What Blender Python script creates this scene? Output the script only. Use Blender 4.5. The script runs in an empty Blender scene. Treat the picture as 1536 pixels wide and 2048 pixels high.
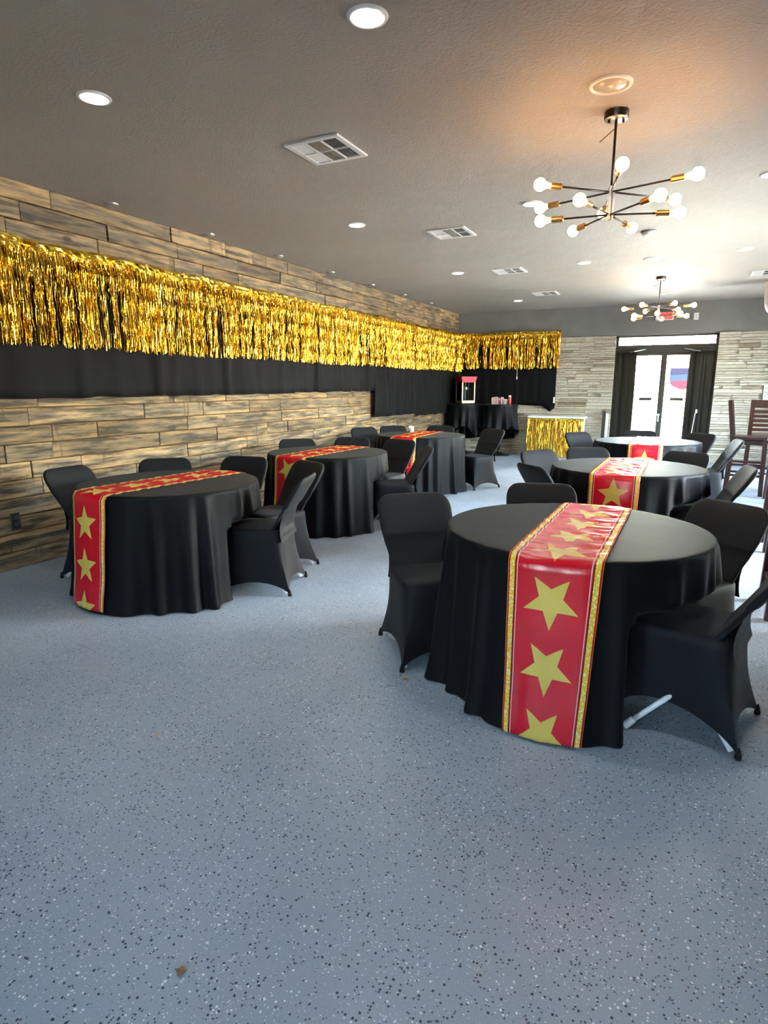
import bpy, bmesh, math, random
from mathutils import Vector, Matrix
from math import sin, cos, pi, radians, sqrt, atan2, hypot

sc = bpy.context.scene
COL = sc.collection
random.seed(7)

# ------------------------------------------------------------------ camera
CAM_H = 1.4295
cam_d = bpy.data.cameras.new('camera')
cam_d.sensor_fit = 'VERTICAL'
cam_d.sensor_height = 36.0
cam_d.sensor_width = 27.0
cam_d.lens = 1214.9 / 2048 * 36.0
cam_d.clip_start = 0.05
cam = bpy.data.objects.new('camera', cam_d)
COL.objects.link(cam)
cam.location = (0, 0, CAM_H)
cam.rotation_euler = (radians(90 - 11.80), 0, radians(26.58))
sc.camera = cam

# ------------------------------------------------------------------ world, sun, exposure
world = bpy.data.worlds.new('world')
sc.world = world
world.use_nodes = True
wn = world.node_tree.nodes
wl = world.node_tree.links
wn.clear()
w_out = wn.new('ShaderNodeOutputWorld')
w_bg = wn.new('ShaderNodeBackground')
w_sky = wn.new('ShaderNodeTexSky')
w_sky.sky_type = 'NISHITA'
w_sky.sun_disc = False
w_sky.sun_elevation = radians(52)
w_sky.sun_rotation = radians(32)
w_sky.air_density = 1.2
w_sky.dust_density = 3.0
w_bg.inputs['Strength'].default_value = 9.0
wl.new(w_sky.outputs[0], w_bg.inputs['Color'])
wl.new(w_bg.outputs[0], w_out.inputs['Surface'])

sun_d = bpy.data.lights.new('sun', 'SUN')
sun_d.energy = 120.0
sun_d.angle = radians(0.6)
sun_d.color = (1.0, 0.95, 0.86)
sun = bpy.data.objects.new('sun', sun_d)
COL.objects.link(sun)
sun.rotation_euler = (radians(38), 0, radians(148))   # high, from beyond the back wall and the window side
sun.location = (12, 24, 15)

sc.view_settings.view_transform = 'Standard'
sc.view_settings.look = 'None'
sc.view_settings.gamma = 1.0
sc.view_settings.use_curve_mapping = False
sc.view_settings.exposure = 1.35
try:
    sc.cycles.use_denoising = True
    sc.cycles.sample_clamp_indirect = 6.0
    sc.cycles.max_bounces = 8
    sc.cycles.diffuse_bounces = 5
    sc.cycles.transparent_max_bounces = 12
    sc.cycles.caustics_reflective = False
    sc.cycles.caustics_refractive = False
except Exception:
    pass

# ------------------------------------------------------------------ room numbers
H = 2.929            # ceiling
XW = -4.679          # face of the plank wall
XR = 2.85             # window wall
YB = 12.967          # face of the back wall
YF = -3.2            # wall behind the camera
DX0, DX1, DZ = -1.44, 0.325, 2.36     # door opening

# ------------------------------------------------------------------ helpers
class MB:
    def __init__(self):
        self.v = []; self.f = []; self.uv = None
    def add(self, verts, faces):
        o = len(self.v)
        self.v.extend([tuple(p) for p in verts])
        self.f.extend([tuple(i + o for i in f) for f in faces])
        return self
    def box(self, x0, x1, y0, y1, z0, z1):
        v = [(x0,y0,z0),(x1,y0,z0),(x1,y1,z0),(x0,y1,z0),(x0,y0,z1),(x1,y0,z1),(x1,y1,z1),(x0,y1,z1)]
        f = [(0,3,2,1),(4,5,6,7),(0,1,5,4),(1,2,6,5),(2,3,7,6),(3,0,4,7)]
        return self.add(v, f)
    def cbox(self, c, s, b=0.004):
        """box with chamfered edges, centre c, size s"""
        hx, hy, hz = s[0]/2, s[1]/2, s[2]/2
        b = min(b, hx*.9, hy*.9, hz*.9)
        bm = bmesh.new()
        bmesh.ops.create_cube(bm, size=1.0)
        for q in bm.verts:
            q.co = Vector((q.co.x*2*hx + c[0], q.co.y*2*hy + c[1], q.co.z*2*hz + c[2]))
        bmesh.ops.bevel(bm, geom=list(bm.edges), offset=b, segments=1, affect='EDGES', profile=.5)
        bm.verts.ensure_lookup_table()
        bm.verts.index_update()
        vs = [tuple(q.co) for q in bm.verts]
        fs = [tuple(q.index for q in f.verts) for f in bm.faces]
        bm.free()
        return self.add(vs, fs)
    def obox(self, p0, p1, w, t, up=(0,0,1)):
        """bar of section w x t from p0 to p1"""
        p0, p1 = Vector(p0), Vector(p1)
        d = (p1-p0).normalized()
        u = Vector(up)
        if abs(d.dot(u)) > .98: u = Vector((0,1,0))
        a = d.cross(u).normalized(); b = a.cross(d).normalized()
        v = []
        for p in (p0, p1):
            for sa, sb in ((-1,-1),(1,-1),(1,1),(-1,1)):
                v.append(tuple(p + a*sa*w/2 + b*sb*t/2))
        return self.add(v, [(0,3,2,1),(4,5,6,7),(0,1,5,4),(1,2,6,5),(2,3,7,6),(3,0,4,7)])
    def tube(self, pts, rad, n=10, cap=True):
        pts = [Vector(p) for p in pts]
        if not hasattr(rad, '__len__'): rad = [rad]*len(pts)
        rings = []
        prev = None
        for i, p in enumerate(pts):
            if i == 0: d = pts[1]-pts[0]
            elif i == len(pts)-1: d = pts[-1]-pts[-2]
            else: d = (pts[i+1]-pts[i-1])
            d.normalize()
            if prev is None:
                u = Vector((0,0,1)) if abs(d.z) < .9 else Vector((1,0,0))
                a = d.cross(u).normalized()
            else:
                a = (prev - d*prev.dot(d)).normalized()
            prev = a
            b = d.cross(a)
            rings.append([tuple(p + (a*cos(2*pi*k/n) + b*sin(2*pi*k/n))*rad[i]) for k in range(n)])
        v = [q for r in rings for q in r]
        f = []
        for i in range(len(pts)-1):
            for k in range(n):
                k2 = (k+1) % n
                f.append((i*n+k, i*n+k2, (i+1)*n+k2, (i+1)*n+k))
        if cap:
            f.append(tuple(reversed(range(n))))
            f.append(tuple(range((len(pts)-1)*n, len(pts)*n)))
        return self.add(v, f)
    def lathe(self, prof, c=(0,0,0), n=32, cap=True):
        v = []; f = []
        for r, z in prof:
            for k in range(n):
                a = 2*pi*k/n
                v.append((c[0]+r*cos(a), c[1]+r*sin(a), c[2]+z))
        for i in range(len(prof)-1):
            for k in range(n):
                k2 = (k+1) % n
                f.append((i*n+k, i*n+k2, (i+1)*n+k2, (i+1)*n+k))
        if cap:
            f.append(tuple(reversed(range(n))))
            f.append(tuple(range((len(prof)-1)*n, len(prof)*n)))
        return self.add(v, f)
    def grid(self, nu, nv, fn, closed_u=False):
        v = []
        for j in range(nv):
            for i in range(nu):
                v.append(fn(i, j))
        f = []
        for j in range(nv-1):
            for i in range(nu if closed_u else nu-1):
                i2 = (i+1) % nu
                f.append((j*nu+i, j*nu+i2, (j+1)*nu+i2, (j+1)*nu+i))
        return self.add(v, f)
    def build(self, name, mat, parent=None, smooth=False, loc=None, solid=None, angle=None):
        me = bpy.data.meshes.new(name)
        me.from_pydata(self.v, [], self.f)
        me.validate()
        bm = bmesh.new(); bm.from_mesh(me)
        if not getattr(self, 'keep_normals', False):
            bmesh.ops.recalc_face_normals(bm, faces=bm.faces)
        bm.to_mesh(me); bm.free()
        if mat is not None: me.materials.append(mat)
        if smooth:
            for p in me.polygons: p.use_smooth = True
            if angle is not None:
                try: me.set_sharp_from_angle(angle=radians(angle))
                except Exception: pass
        o = bpy.data.objects.new(name, me)
        COL.objects.link(o)
        if parent is not None: o.parent = parent
        if loc is not None: o.location = loc
        if solid:
            m = o.modifiers.new('thickness', 'SOLIDIFY'); m.thickness = solid; m.offset = 0
        return o

def thing(name, label, cat, loc=(0,0,0), rz=0.0, group=None):
    o = bpy.data.objects.new(name, None)
    o.empty_display_size = .1
    COL.objects.link(o)
    o.location = loc; o.rotation_euler = (0, 0, rz)
    o['label'] = label; o['category'] = cat
    if group: o['group'] = group
    return o

def tag(o, label, cat, group=None):
    o['label'] = label; o['category'] = cat
    if group: o['group'] = group
    return o

def struct(o, label=None):
    o['kind'] = 'structure'
    if label: o['label'] = label
    return o

def dup(root, loc, rz, label, group=None):
    r = root.copy(); COL.objects.link(r)
    r.location = loc; r.rotation_euler = (0, 0, rz); r['label'] = label
    if group: r['group'] = group
    for ch in list(root.children):
        c = ch.copy(); COL.objects.link(c); c.parent = r
        for g in list(ch.children):
            d = g.copy(); COL.objects.link(d); d.parent = c
    return r

# ------------------------------------------------------------------ materials
def new_mat(name):
    m = bpy.data.materials.new(name); m.use_nodes = True
    nt = m.node_tree
    return m, nt, nt.nodes['Principled BSDF'], nt.nodes, nt.links

def setp(b, **kw):
    for k, v in kw.items():
        k = k.replace('_', ' ')
        if k in b.inputs: b.inputs[k].default_value = v

def plain(name, col, rough=.5, metal=0.0, spec=.5, **kw):
    m, nt, b, N, L = new_mat(name)
    setp(b, Base_Color=(*col, 1), Roughness=rough, Metallic=metal, Specular_IOR_Level=spec, **kw)
    return m

def node(N, t, **kw):
    n = N.new(t)
    for k, v in kw.items(): setattr(n, k, v)
    return n

def math_(N, L, op, a, b=None, clamp=False):
    n = N.new('ShaderNodeMath'); n.operation = op; n.use_clamp = clamp
    for i, x in enumerate((a, b)):
        if x is None: continue
        if isinstance(x, (int, float)): n.inputs[i].default_value = x
        else: L.new(x, n.inputs[i])
    return n.outputs[0]

def ramp(N, L, fac, stops, interp='LINEAR'):
    r = N.new('ShaderNodeValToRGB'); r.color_ramp.interpolation = interp
    e = r.color_ramp.elements
    while len(e) < len(stops): e.new(.5)
    for q, (p, c) in zip(e, stops):
        q.position = p; q.color = (*c, 1) if len(c) == 3 else c
    L.new(fac, r.inputs[0])
    return r.outputs[0]

def mix(N, L, fac, a, b, blend='MIX'):
    n = N.new('ShaderNodeMix'); n.data_type = 'RGBA'; n.blend_type = blend
    for s, x in ((0, fac), (6, a), (7, b)):
        if isinstance(x, (int, float)): n.inputs[s].default_value = x
        elif isinstance(x, tuple): n.inputs[s].default_value = (*x, 1)
        else: L.new(x, n.inputs[s])
    return n.outputs[2]

def bump(N, L, b, h, strength=.3, dist=.01):
    n = N.new('ShaderNodeBump'); n.inputs['Strength'].default_value = strength
    n.inputs['Distance'].default_value = dist
    L.new(h, n.inputs['Height']); L.new(n.outputs[0], b.inputs['Normal'])
    return n

def noise(N, L, vec, scale, detail=4, rough=.55):
    n = N.new('ShaderNodeTexNoise'); n.inputs['Scale'].default_value = scale
    n.inputs['Detail'].default_value = detail; n.inputs['Roughness'].default_value = rough
    if vec is not None: L.new(vec, n.inputs['Vector'])
    return n.outputs['Fac']

def mapping(N, L, vec, scale=(1,1,1), loc=None):
    n = N.new('ShaderNodeMapping'); n.inputs['Scale'].default_value = scale
    L.new(vec, n.inputs['Vector'])
    if loc is not None:
        if isinstance(loc, tuple): n.inputs['Location'].default_value = loc
        else: L.new(loc, n.inputs['Location'])
    return n.outputs[0]

# floor: blue-grey epoxy with light and dark flakes
M_floor, nt, b, N, L = new_mat('epoxy_floor')
geo = N.new('ShaderNodeNewGeometry').outputs['Position']
base = ramp(N, L, noise(N, L, geo, 1.3, 3), [(.3, (.285, .337, .405)), (.7, (.348, .396, .462))])
fine = noise(N, L, geo, 240, 2)
base = mix(N, L, .16, base, ramp(N, L, fine, [(.3, (.06, .07, .10)), (.7, (.55, .58, .62))]))
def flakes(scale, lo_size, hi_seed, seed):
    v = N.new('ShaderNodeTexVoronoi'); v.feature = 'F1'; v.distance = 'MANHATTAN' if seed > 15 else 'CHEBYCHEV'; v.inputs['Scale'].default_value = scale
    L.new(mapping(N, L, geo, (1, 1, 1), (seed, seed*.7, 0)), v.inputs['Vector'])
    sep = N.new('ShaderNodeSeparateColor'); L.new(v.outputs['Color'], sep.inputs[0])
    near = math_(N, L, 'LESS_THAN', v.outputs['Distance'], math_(N, L, 'MULTIPLY', sep.outputs[1], lo_size))
    dens = math_(N, L, 'MULTIPLY', ramp(N, L, noise(N, L, mapping(N, L, geo, (1, 1, 1), (seed, 0, 0)), 3.2, 3), [(.34, (.12,)*3), (.68, (1,)*3)]), hi_seed*2.2)
    pick = math_(N, L, 'LESS_THAN', sep.outputs[0], dens)
    return math_(N, L, 'MULTIPLY', near, pick)
dark = flakes(112, .40, .12, 3.1)
dark2 = flakes(150, .44, .13, 9.7)
light = flakes(110, .58, .17, 17.3)
light2 = flakes(155, .62, .26, 23.9)
c = mix(N, L, dark2, base, (.060, .075, .11))
c = mix(N, L, light2, c, (.60, .62, .63))
c = mix(N, L, dark, c, (.020, .030, .050))
c = mix(N, L, light, c, (.80, .81, .80))
L.new(c, b.inputs['Base Color'])
rr = ramp(N, L, noise(N, L, geo, 5, 3), [(.3, (.36,)*3), (.7, (.46,)*3)])
L.new(rr, b.inputs['Roughness'])
setp(b, Specular_IOR_Level=.45)
hgt = math_(N, L, 'ADD', math_(N, L, 'MULTIPLY', noise(N, L, geo, 70, 3), .8), math_(N, L, 'ADD', light, dark))
bump(N, L, b, hgt, .12, .004)

# ceiling: warm grey orange-peel
M_ceil, nt, b, N, L = new_mat('ceiling_paint')
geo = N.new('ShaderNodeNewGeometry').outputs['Position']
L.new(ramp(N, L, noise(N, L, geo, .8, 3), [(.3, (.312, .280, .240)), (.7, (.350, .314, .270))]), b.inputs['Base Color'])
setp(b, Roughness=.6, Specular_IOR_Level=.35)
h1 = noise(N, L, geo, 55, 4, .6)
h2 = noise(N, L, mapping(N, L, geo, (1.6, .8, 1)), 4.5, 3)
bump(N, L, b, math_(N, L, 'ADD', h1, math_(N, L, 'MULTIPLY', h2, 1.6)), .40, .014)

# reclaimed planks
M_plank, nt, b, N, L = new_mat('reclaimed_wood')
geo = N.new('ShaderNodeNewGeometry').outputs['Position']
oi = N.new('ShaderNodeObjectInfo')
att = N.new('ShaderNodeAttribute'); att.attribute_name = 'pick'
rnd = att.outputs['Fac']
off = N.new('ShaderNodeCombineXYZ')
L.new(math_(N, L, 'MULTIPLY', rnd, 37.0), off.inputs[1]); L.new(math_(N, L, 'MULTIPLY', rnd, 91.0), off.inputs[0])
pv = N.new('ShaderNodeVectorMath'); pv.operation = 'ADD'
L.new(geo, pv.inputs[0]); L.new(off.outputs[0], pv.inputs[1])
pv = pv.outputs[0]
g_long = noise(N, L, mapping(N, L, pv, (1, 1.6, 16)), 1.6, 6, .62)
g_fine = noise(N, L, mapping(N, L, pv, (1, 5, 120)), 1.0, 5, .65)
g_blot = noise(N, L, mapping(N, L, pv, (1, 1.2, 5)), 1.5, 3)
tone = ramp(N, L, rnd, [(0.0, (.200, .136, .076)), (.25, (.270, .196, .116)), (.5, (.172, .124, .076)), (.75, (.315, .232, .142)), (1.0, (.225, .176, .118))])
spz = N.new('ShaderNodeSeparateXYZ'); L.new(geo, spz.inputs[0])
fr_ = math_(N, L, 'FRACT', math_(N, L, 'MULTIPLY', spz.outputs[2], 21.0/H))
mid_ = math_(N, L, 'SUBTRACT', 1.0, math_(N, L, 'MULTIPLY', math_(N, L, 'ABSOLUTE', math_(N, L, 'SUBTRACT', fr_, .5)), 2.0))
core = math_(N, L, 'ADD', math_(N, L, 'MULTIPLY', mid_, .55), math_(N, L, 'MULTIPLY', g_blot, .75))
pk2 = math_(N, L, 'FRACT', math_(N, L, 'MULTIPLY', rnd, 13.7))
core = math_(N, L, 'ADD', core, math_(N, L, 'MULTIPLY', pk2, .34))
c = mix(N, L, ramp(N, L, core, [(.72, (0,)*3), (1.0, (.82,)*3)]), tone, (.125, .118, .106))
c = mix(N, L, ramp(N, L, g_long, [(.50, (0,)*3), (.60, (.85,)*3)]), c, (.030, .022, .016))
c = mix(N, L, ramp(N, L, g_long, [(.36, (.7,)*3), (.47, (0,)*3)]), c, (.44, .315, .175))
c = mix(N, L, 1.0, c, ramp(N, L, math_(N, L, 'FRACT', math_(N, L, 'MULTIPLY', rnd, 5.3)), [(0, (.62, .57, .50)), (1, (1.16, 1.08, .98))]), 'MULTIPLY')
c = mix(N, L, .40, c, ramp(N, L, g_fine, [(.3, (.08, .06, .04)), (.7, (.66, .55, .40))]), 'OVERLAY')
vk = N.new('ShaderNodeTexVoronoi'); vk.inputs['Scale'].default_value = 2.0
L.new(mapping(N, L, pv, (1, 1, 2.0)), vk.inputs['Vector'])
c = mix(N, L, ramp(N, L, vk.outputs['Distance'], [(.07, (.95,)*3), (.13, (0,)*3)]), c, (.020, .013, .009))
dg = N.new('ShaderNodeMapping'); dg.inputs['Rotation'].default_value = (radians(52), 0, 0); dg.inputs['Scale'].default_value = (1, 9, 1.1)
L.new(pv, dg.inputs['Vector'])
n_d = noise(N, L, dg.outputs[0], 1.6, 3)
c = mix(N, L, ramp(N, L, n_d, [(.635, (0,)*3), (.69, (.6,)*3)]), c, (.036, .026, .018))
L.new(c, b.inputs['Base Color'])
setp(b, Roughness=.72, Specular_IOR_Level=.3)
bump(N, L, b, math_(N, L, 'ADD', g_fine, g_long), .35, .006)

# stacked ledger stone
M_stone, nt, b, N, L = new_mat('ledger_stone')
geo = N.new('ShaderNodeNewGeometry').outputs['Position']
att = N.new('ShaderNodeAttribute'); att.attribute_name = 'pick'
tone = ramp(N, L, att.outputs['Fac'], [(0, (.42, .375, .30)), (.2, (.58, .535, .45)), (.45, (.50, .455, .375)), (.7, (.62, .575, .49)), (.92, (.44, .385, .305)), (1, (.25, .205, .15))])
n1 = noise(N, L, mapping(N, L, geo, (1, 1, 3)), 14, 6, .65)
c = mix(N, L, .35, tone, ramp(N, L, n1, [(.3, (.16, .13, .10)), (.7, (.86, .84, .78))]), 'OVERLAY')
L.new(c, b.inputs['Base Color'])
setp(b, Roughness=.85, Specular_IOR_Level=.25)
bump(N, L, b, n1, .7, .02)

M_mortar = plain('shadowed_joint', (.16, .14, .115), .9)
M_backing = plain('wall_backing', (.07, .055, .04), .9)

# painted walls
def painted(name, col, rough=.6):
    m, nt, b, N, L = new_mat(name)
    geo = N.new('ShaderNodeNewGeometry').outputs['Position']
    n = noise(N, L, geo, 90, 3)
    L.new(mix(N, L, .06, col, ramp(N, L, noise(N, L, geo, 2), [(.3, (.1,)*3), (.7, (.7,)*3)])), b.inputs['Base Color'])
    setp(b, Roughness=rough, Specular_IOR_Level=.35)
    bump(N, L, b, n, .15, .004)
    return m
M_grey = painted('charcoal_grey_paint', (.135, .133, .118))
M_side = painted('pale_grey_paint', (.34, .33, .31))
M_trim = plain('dark_bronze_frame', (.030, .030, .024), .45)
M_white = plain('white_paint', (.78, .77, .74), .45)
M_whitep = plain('white_plastic', (.80, .80, .78), .35)
M_offw = plain('off_white_metal', (.70, .67, .62), .4)
M_dark = plain('dark_void', (.012, .012, .012), .8)
M_ventface = plain('vent_shade_grey', (.16, .145, .13), .5)  # grey for vent blades in shade and for other dark grey parts
M_chrome = plain('chrome', (.80, .80, .82), .12, 1.0)
M_steel = plain('brushed_steel', (.62, .62, .63), .3, 1.0)
M_blackm = plain('black_metal', (.020, .016, .014), .35, .4)
M_brass = plain('aged_brass', (.58, .36, .14), .28, 1.0)
M_blackp = plain('black_plastic', (.012, .012, .012), .35)

# black cloths
def cloth(name, col, rough, spec, sheen, weave=900, bstr=.12, wr=0.0):
    m, nt, b, N, L = new_mat(name)
    geo = N.new('ShaderNodeTexCoord').outputs['Object']
    n = noise(N, L, geo, 14, 4)
    L.new(mix(N, L, n, tuple(x*.8 for x in col), tuple(x*1.25 for x in col)), b.inputs['Base Color'])
    setp(b, Roughness=rough, Specular_IOR_Level=spec, Sheen_Weight=sheen, Sheen_Roughness=.45)
    hh = noise(N, L, geo, weave, 1)
    if wr: hh = math_(N, L, 'ADD', hh, math_(N, L, 'MULTIPLY', noise(N, L, geo, 9, 4), wr))
    bump(N, L, b, hh, bstr, .004)
    return m
M_spandex = cloth('black_spandex', (.0060, .0062, .0080), .62, .17, .03, 700, .10, .8)
M_table = cloth('black_polyester', (.0033, .0033, .0044), .58, .11, .02, 600, .08, .7)
M_drape = cloth('black_drape_fabric', (.0040, .0038, .0046), .8, .10, .01, 600, .1, .8)
M_curt = cloth('dark_olive_curtain', (.015, .0135, .009), .85, .12, .05, 500, .1, .5)

# gold foil
M_gold, nt, b, N, L = new_mat('gold_foil')
att = N.new('ShaderNodeAttribute'); att.attribute_name = 'pick'
L.new(ramp(N, L, att.outputs['Fac'], [(0, (.84, .47, .035)), (.5, (.93, .60, .065)), (1, (1.0, .74, .14))]), b.inputs['Base Color'])
setp(b, Metallic=1.0, Roughness=.13)
geo = N.new('ShaderNodeNewGeometry').outputs['Position']
bump(N, L, b, noise(N, L, geo, 45, 2), .25, .01)

# chandelier bulb, lamp lens
def emit(name, col, strength, base=(.9, .88, .82)):
    m, nt, b, N, L = new_mat(name)
    setp(b, Base_Color=(*base, 1), Roughness=.3, Emission_Color=(*col, 1), Emission_Strength=strength)
    return m
M_bulb = emit('warm_lit_bulb', (1.0, .47, .12), 18.0)
M_lens = emit('lit_downlight_lens', (.90, .99, 1.0), 120.0)

# window glass
M_glass, nt, b, N, L = new_mat('clear_glass')
N.remove(b)
out = N['Material Output']
tr = N.new('ShaderNodeBsdfTransparent'); tr.inputs[0].default_value = (.93, .96, .94, 1)
gl = N.new('ShaderNodeBsdfGlossy'); gl.inputs['Roughness'].default_value = .03
fr = N.new('ShaderNodeFresnel'); fr.inputs[0].default_value = 1.45
mx = N.new('ShaderNodeMixShader')
L.new(fr.outputs[0], mx.inputs[0]); L.new(tr.outputs[0], mx.inputs[1]); L.new(gl.outputs[0], mx.inputs[2])
L.new(mx.outputs[0], out.inputs['Surface'])

# bar stool wood
M_cherry, nt, b, N, L = new_mat('dark_cherry_wood')
geo = N.new('ShaderNodeTexCoord').outputs['Object']
g = noise(N, L, mapping(N, L, geo, (18, 18, 2)), 2.0, 5)
L.new(ramp(N, L, g, [(.3, (.016, .0045, .0035)), (.7, (.042, .012, .008))]), b.inputs['Base Color'])
setp(b, Roughness=.38, Specular_IOR_Level=.32)

M_ground, nt, b, N, L = new_mat('sunlit_concrete')
geo = N.new('ShaderNodeNewGeometry').outputs['Position']
L.new(ramp(N, L, noise(N, L, geo, 3, 5), [(.3, (.48, .44, .36)), (.7, (.58, .54, .45))]), b.inputs['Base Color'])
setp(b, Roughness=.9)
M_red = plain('glossy_red_paint', (.42, .012, .030), .35)
M_cream = plain('cream_frame_metal', (.60, .46, .30), .35, .3)

def runner_mat(name, phase, rot):
    m, nt, b, N, L = new_mat(name)
    uv = N.new('ShaderNodeUVMap'); uv.uv_map = 'print'
    s = N.new('ShaderNodeSeparateXYZ'); L.new(uv.outputs[0], s.inputs[0])
    u, v = s.outputs[0], s.outputs[1]
    P = .273
    vv = math_(N, L, 'DIVIDE', math_(N, L, 'SUBTRACT', v, phase), P)
    fl = math_(N, L, 'FLOOR', math_(N, L, 'ADD', vv, .5))
    dv = math_(N, L, 'MULTIPLY', math_(N, L, 'SUBTRACT', vv, fl), P)
    ang = math_(N, L, 'ARCTAN2', dv, u)
    rho = math_(N, L, 'SQRT', math_(N, L, 'ADD', math_(N, L, 'MULTIPLY', u, u), math_(N, L, 'MULTIPLY', dv, dv)))
    S = 2*pi/5
    a = math_(N, L, 'ADD', ang, 20*pi - rot)
    a = math_(N, L, 'DIVIDE', a, S)
    a = math_(N, L, 'SUBTRACT', a, math_(N, L, 'FLOOR', math_(N, L, 'ADD', a, .5)))
    a = math_(N, L, 'MULTIPLY', math_(N, L, 'ABSOLUTE', a), S)
    px = math_(N, L, 'MULTIPLY', rho, math_(N, L, 'COSINE', a))
    py = math_(N, L, 'MULTIPLY', rho, math_(N, L, 'SINE', a))
    R, r = .118, .051
    ix, iy = r*cos(pi/5), r*sin(pi/5)
    f = math_(N, L, 'SUBTRACT', math_(N, L, 'MULTIPLY', math_(N, L, 'SUBTRACT', px, R), iy), math_(N, L, 'MULTIPLY', py, ix - R))
    star = math_(N, L, 'LESS_THAN', f, 0.0)
    geo = N.new('ShaderNodeTexCoord').outputs['Object']
    au = math_(N, L, 'ABSOLUTE', u)
    def band(lo, hi):
        return math_(N, L, 'MULTIPLY', math_(N, L, 'GREATER_THAN', au, lo), math_(N, L, 'LESS_THAN', au, hi))
    col = mix(N, L, noise(N, L, geo, 3, 2), (.50, .004, .014), (.62, .006, .020))
    gold = mix(N, L, noise(N, L, geo, 12, 4), (.56, .39, .06), (.74, .54, .13))
    col = mix(N, L, star, col, gold)
    col = mix(N, L, band(.142, .146), col, (.75, .40, .42))
    col = mix(N, L, band(.150, .155), col, (.10, .004, .008))
    dots = ramp(N, L, noise(N, L, geo, 120, 2), [(.52, (.72, .44, .02)), (.6, (.78, .70, .36))])
    col = mix(N, L, band(.155, .176), col, dots)
    col = mix(N, L, band(.182, .2), col, (.55, .22, .05))
    L.new(col, b.inputs['Base Color'])
    setp(b, Roughness=.25, Specular_IOR_Level=.42)
    wr = noise(N, L, mapping(N, L, geo, (6, 34, 7)), 1.0, 6, .62)
    bump(N, L, b, wr, .36, .012)
    return m

# ================================================================== large structure
fl = MB().box(XW-.02, XR, YF, YB+.20, -.12, 0).build('floor', M_floor)
struct(fl, 'blue grey epoxy floor with black and white flakes')
ce = MB().box(XW-.25, XR+.2, YF-.2, YB+.25, H, H+.15).build('ceiling', M_ceil)
struct(ce, 'warm grey textured ceiling')
wleft = struct(MB().box(XW-.25, XW-.03, YF-.2, YB+.25, 0, H).build('wall_left', M_backing), 'weathered plank wall')
wb = MB()
wb.box(XW-.03, DX0, YB+.03, YB+.25, 0, H)
wb.box(DX1, XR, YB+.03, YB+.25, 0, H)
wb.box(DX0, DX1, YB+.03, YB+.25, DZ, H)
wback = struct(wb.build('wall_back', M_mortar), 'back wall with grey paint over stacked stone')
pb = MB()
pb.cbox(((XW-.03+XR)/2, YB+.015, (2.372+H)/2), (XR-XW+.03, .03, H-2.372), .003)
pb.build('painted_band', M_grey, wback)['label'] = 'charcoal grey painted band above the stone'
# window wall on the right, two large windows (outside the frame, they light the plank wall)
WIN = [(5.3, 9.2), (10.6, 12.0)]
WZ0, WZ1 = .12, 2.5
wr_ = MB()
ys = [YF-.2, WIN[0][0], WIN[0][1], WIN[1][0], WIN[1][1], YB+.25]
wr_.box(XR, XR+.2, ys[0], ys[1], 0, H); wr_.box(XR, XR+.2, ys[2], ys[3], 0, H); wr_.box(XR, XR+.2, ys[4], ys[5], 0, H)
for a, c_ in WIN:
    wr_.box(XR, XR+.2, a, c_, 0, WZ0); wr_.box(XR, XR+.2, a, c_, WZ1, H)
struct(wr_.build('wall_right', M_side))
FILL_WIN = [(-2.5, -1.6), (.0, .9)]  # invented windows behind the camera, added to light the camera-facing sides
fw_ = MB()
fx = [XW-.02, FILL_WIN[0][0], FILL_WIN[0][1], FILL_WIN[1][0], FILL_WIN[1][1], XR]
for k in (0, 2, 4): fw_.box(fx[k], fx[k+1], YF-.2, YF, 0, H)
for a, c_ in FILL_WIN:
    fw_.box(a, c_, YF-.2, YF, 0, 1.1); fw_.box(a, c_, YF-.2, YF, 2.0, H)
struct(fw_.build('wall_front', M_side))
for i, (a, c_) in enumerate(FILL_WIN):
    w = MB()
    w.box(a, a+.06, YF-.12, YF-.05, 1.1, 2.0); w.box(c_-.06, c_, YF-.12, YF-.05, 1.1, 2.0)
    w.box(a, c_, YF-.12, YF-.05, 1.1, 1.16); w.box(a, c_, YF-.12, YF-.05, 1.94, 2.0)
    f = struct(w.build('unseen_window_%d' % (i+3), M_trim))
    MB().box(a+.05, c_-.05, YF-.09, YF-.084, 1.15, 1.95).build('pane', M_glass, f)
for i, (a, c_) in enumerate(WIN):
    w = MB()
    x0, x1 = XR+.05, XR+.12
    w.box(x0, x1, a, a+.06, WZ0, WZ1); w.box(x0, x1, c_-.06, c_, WZ0, WZ1)
    w.box(x0, x1, a, c_, WZ0, WZ0+.06); w.box(x0, x1, a, c_, WZ1-.06, WZ1)
    w.box(x0, x1, (a+c_)/2-.03, (a+c_)/2+.03, WZ0, WZ1)
    f = struct(w.build('unseen_window_%d' % (i+1), M_trim))
    MB().box(XR+.08, XR+.086, a+.05, c_-.05, WZ0+.05, WZ1-.05).build('pane', M_glass, f)
# ground outside
struct(MB().box(-30, 40, YB+.25, 60, -.16, -.06).build('ground_outside', M_ground))
struct(MB().box(XR+.2, 40, YF-12, YB+.25, -.16, -.06).build('ground_beside', M_ground))
struct(MB().box(-30, XR+.2, YF-12, YF-.2, -.16, -.06).build('ground_front', M_ground))

# ------------------------------------------------------------------ planks of the left wall
def pick_attr(me, val):
    a = me.attributes.new('pick', 'FLOAT', 'FACE')
    if hasattr(val, '__len__'):
        a.data.foreach_set('value', list(val))
    else:
        a.data.foreach_set('value', [val]*len(me.polygons))

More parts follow.
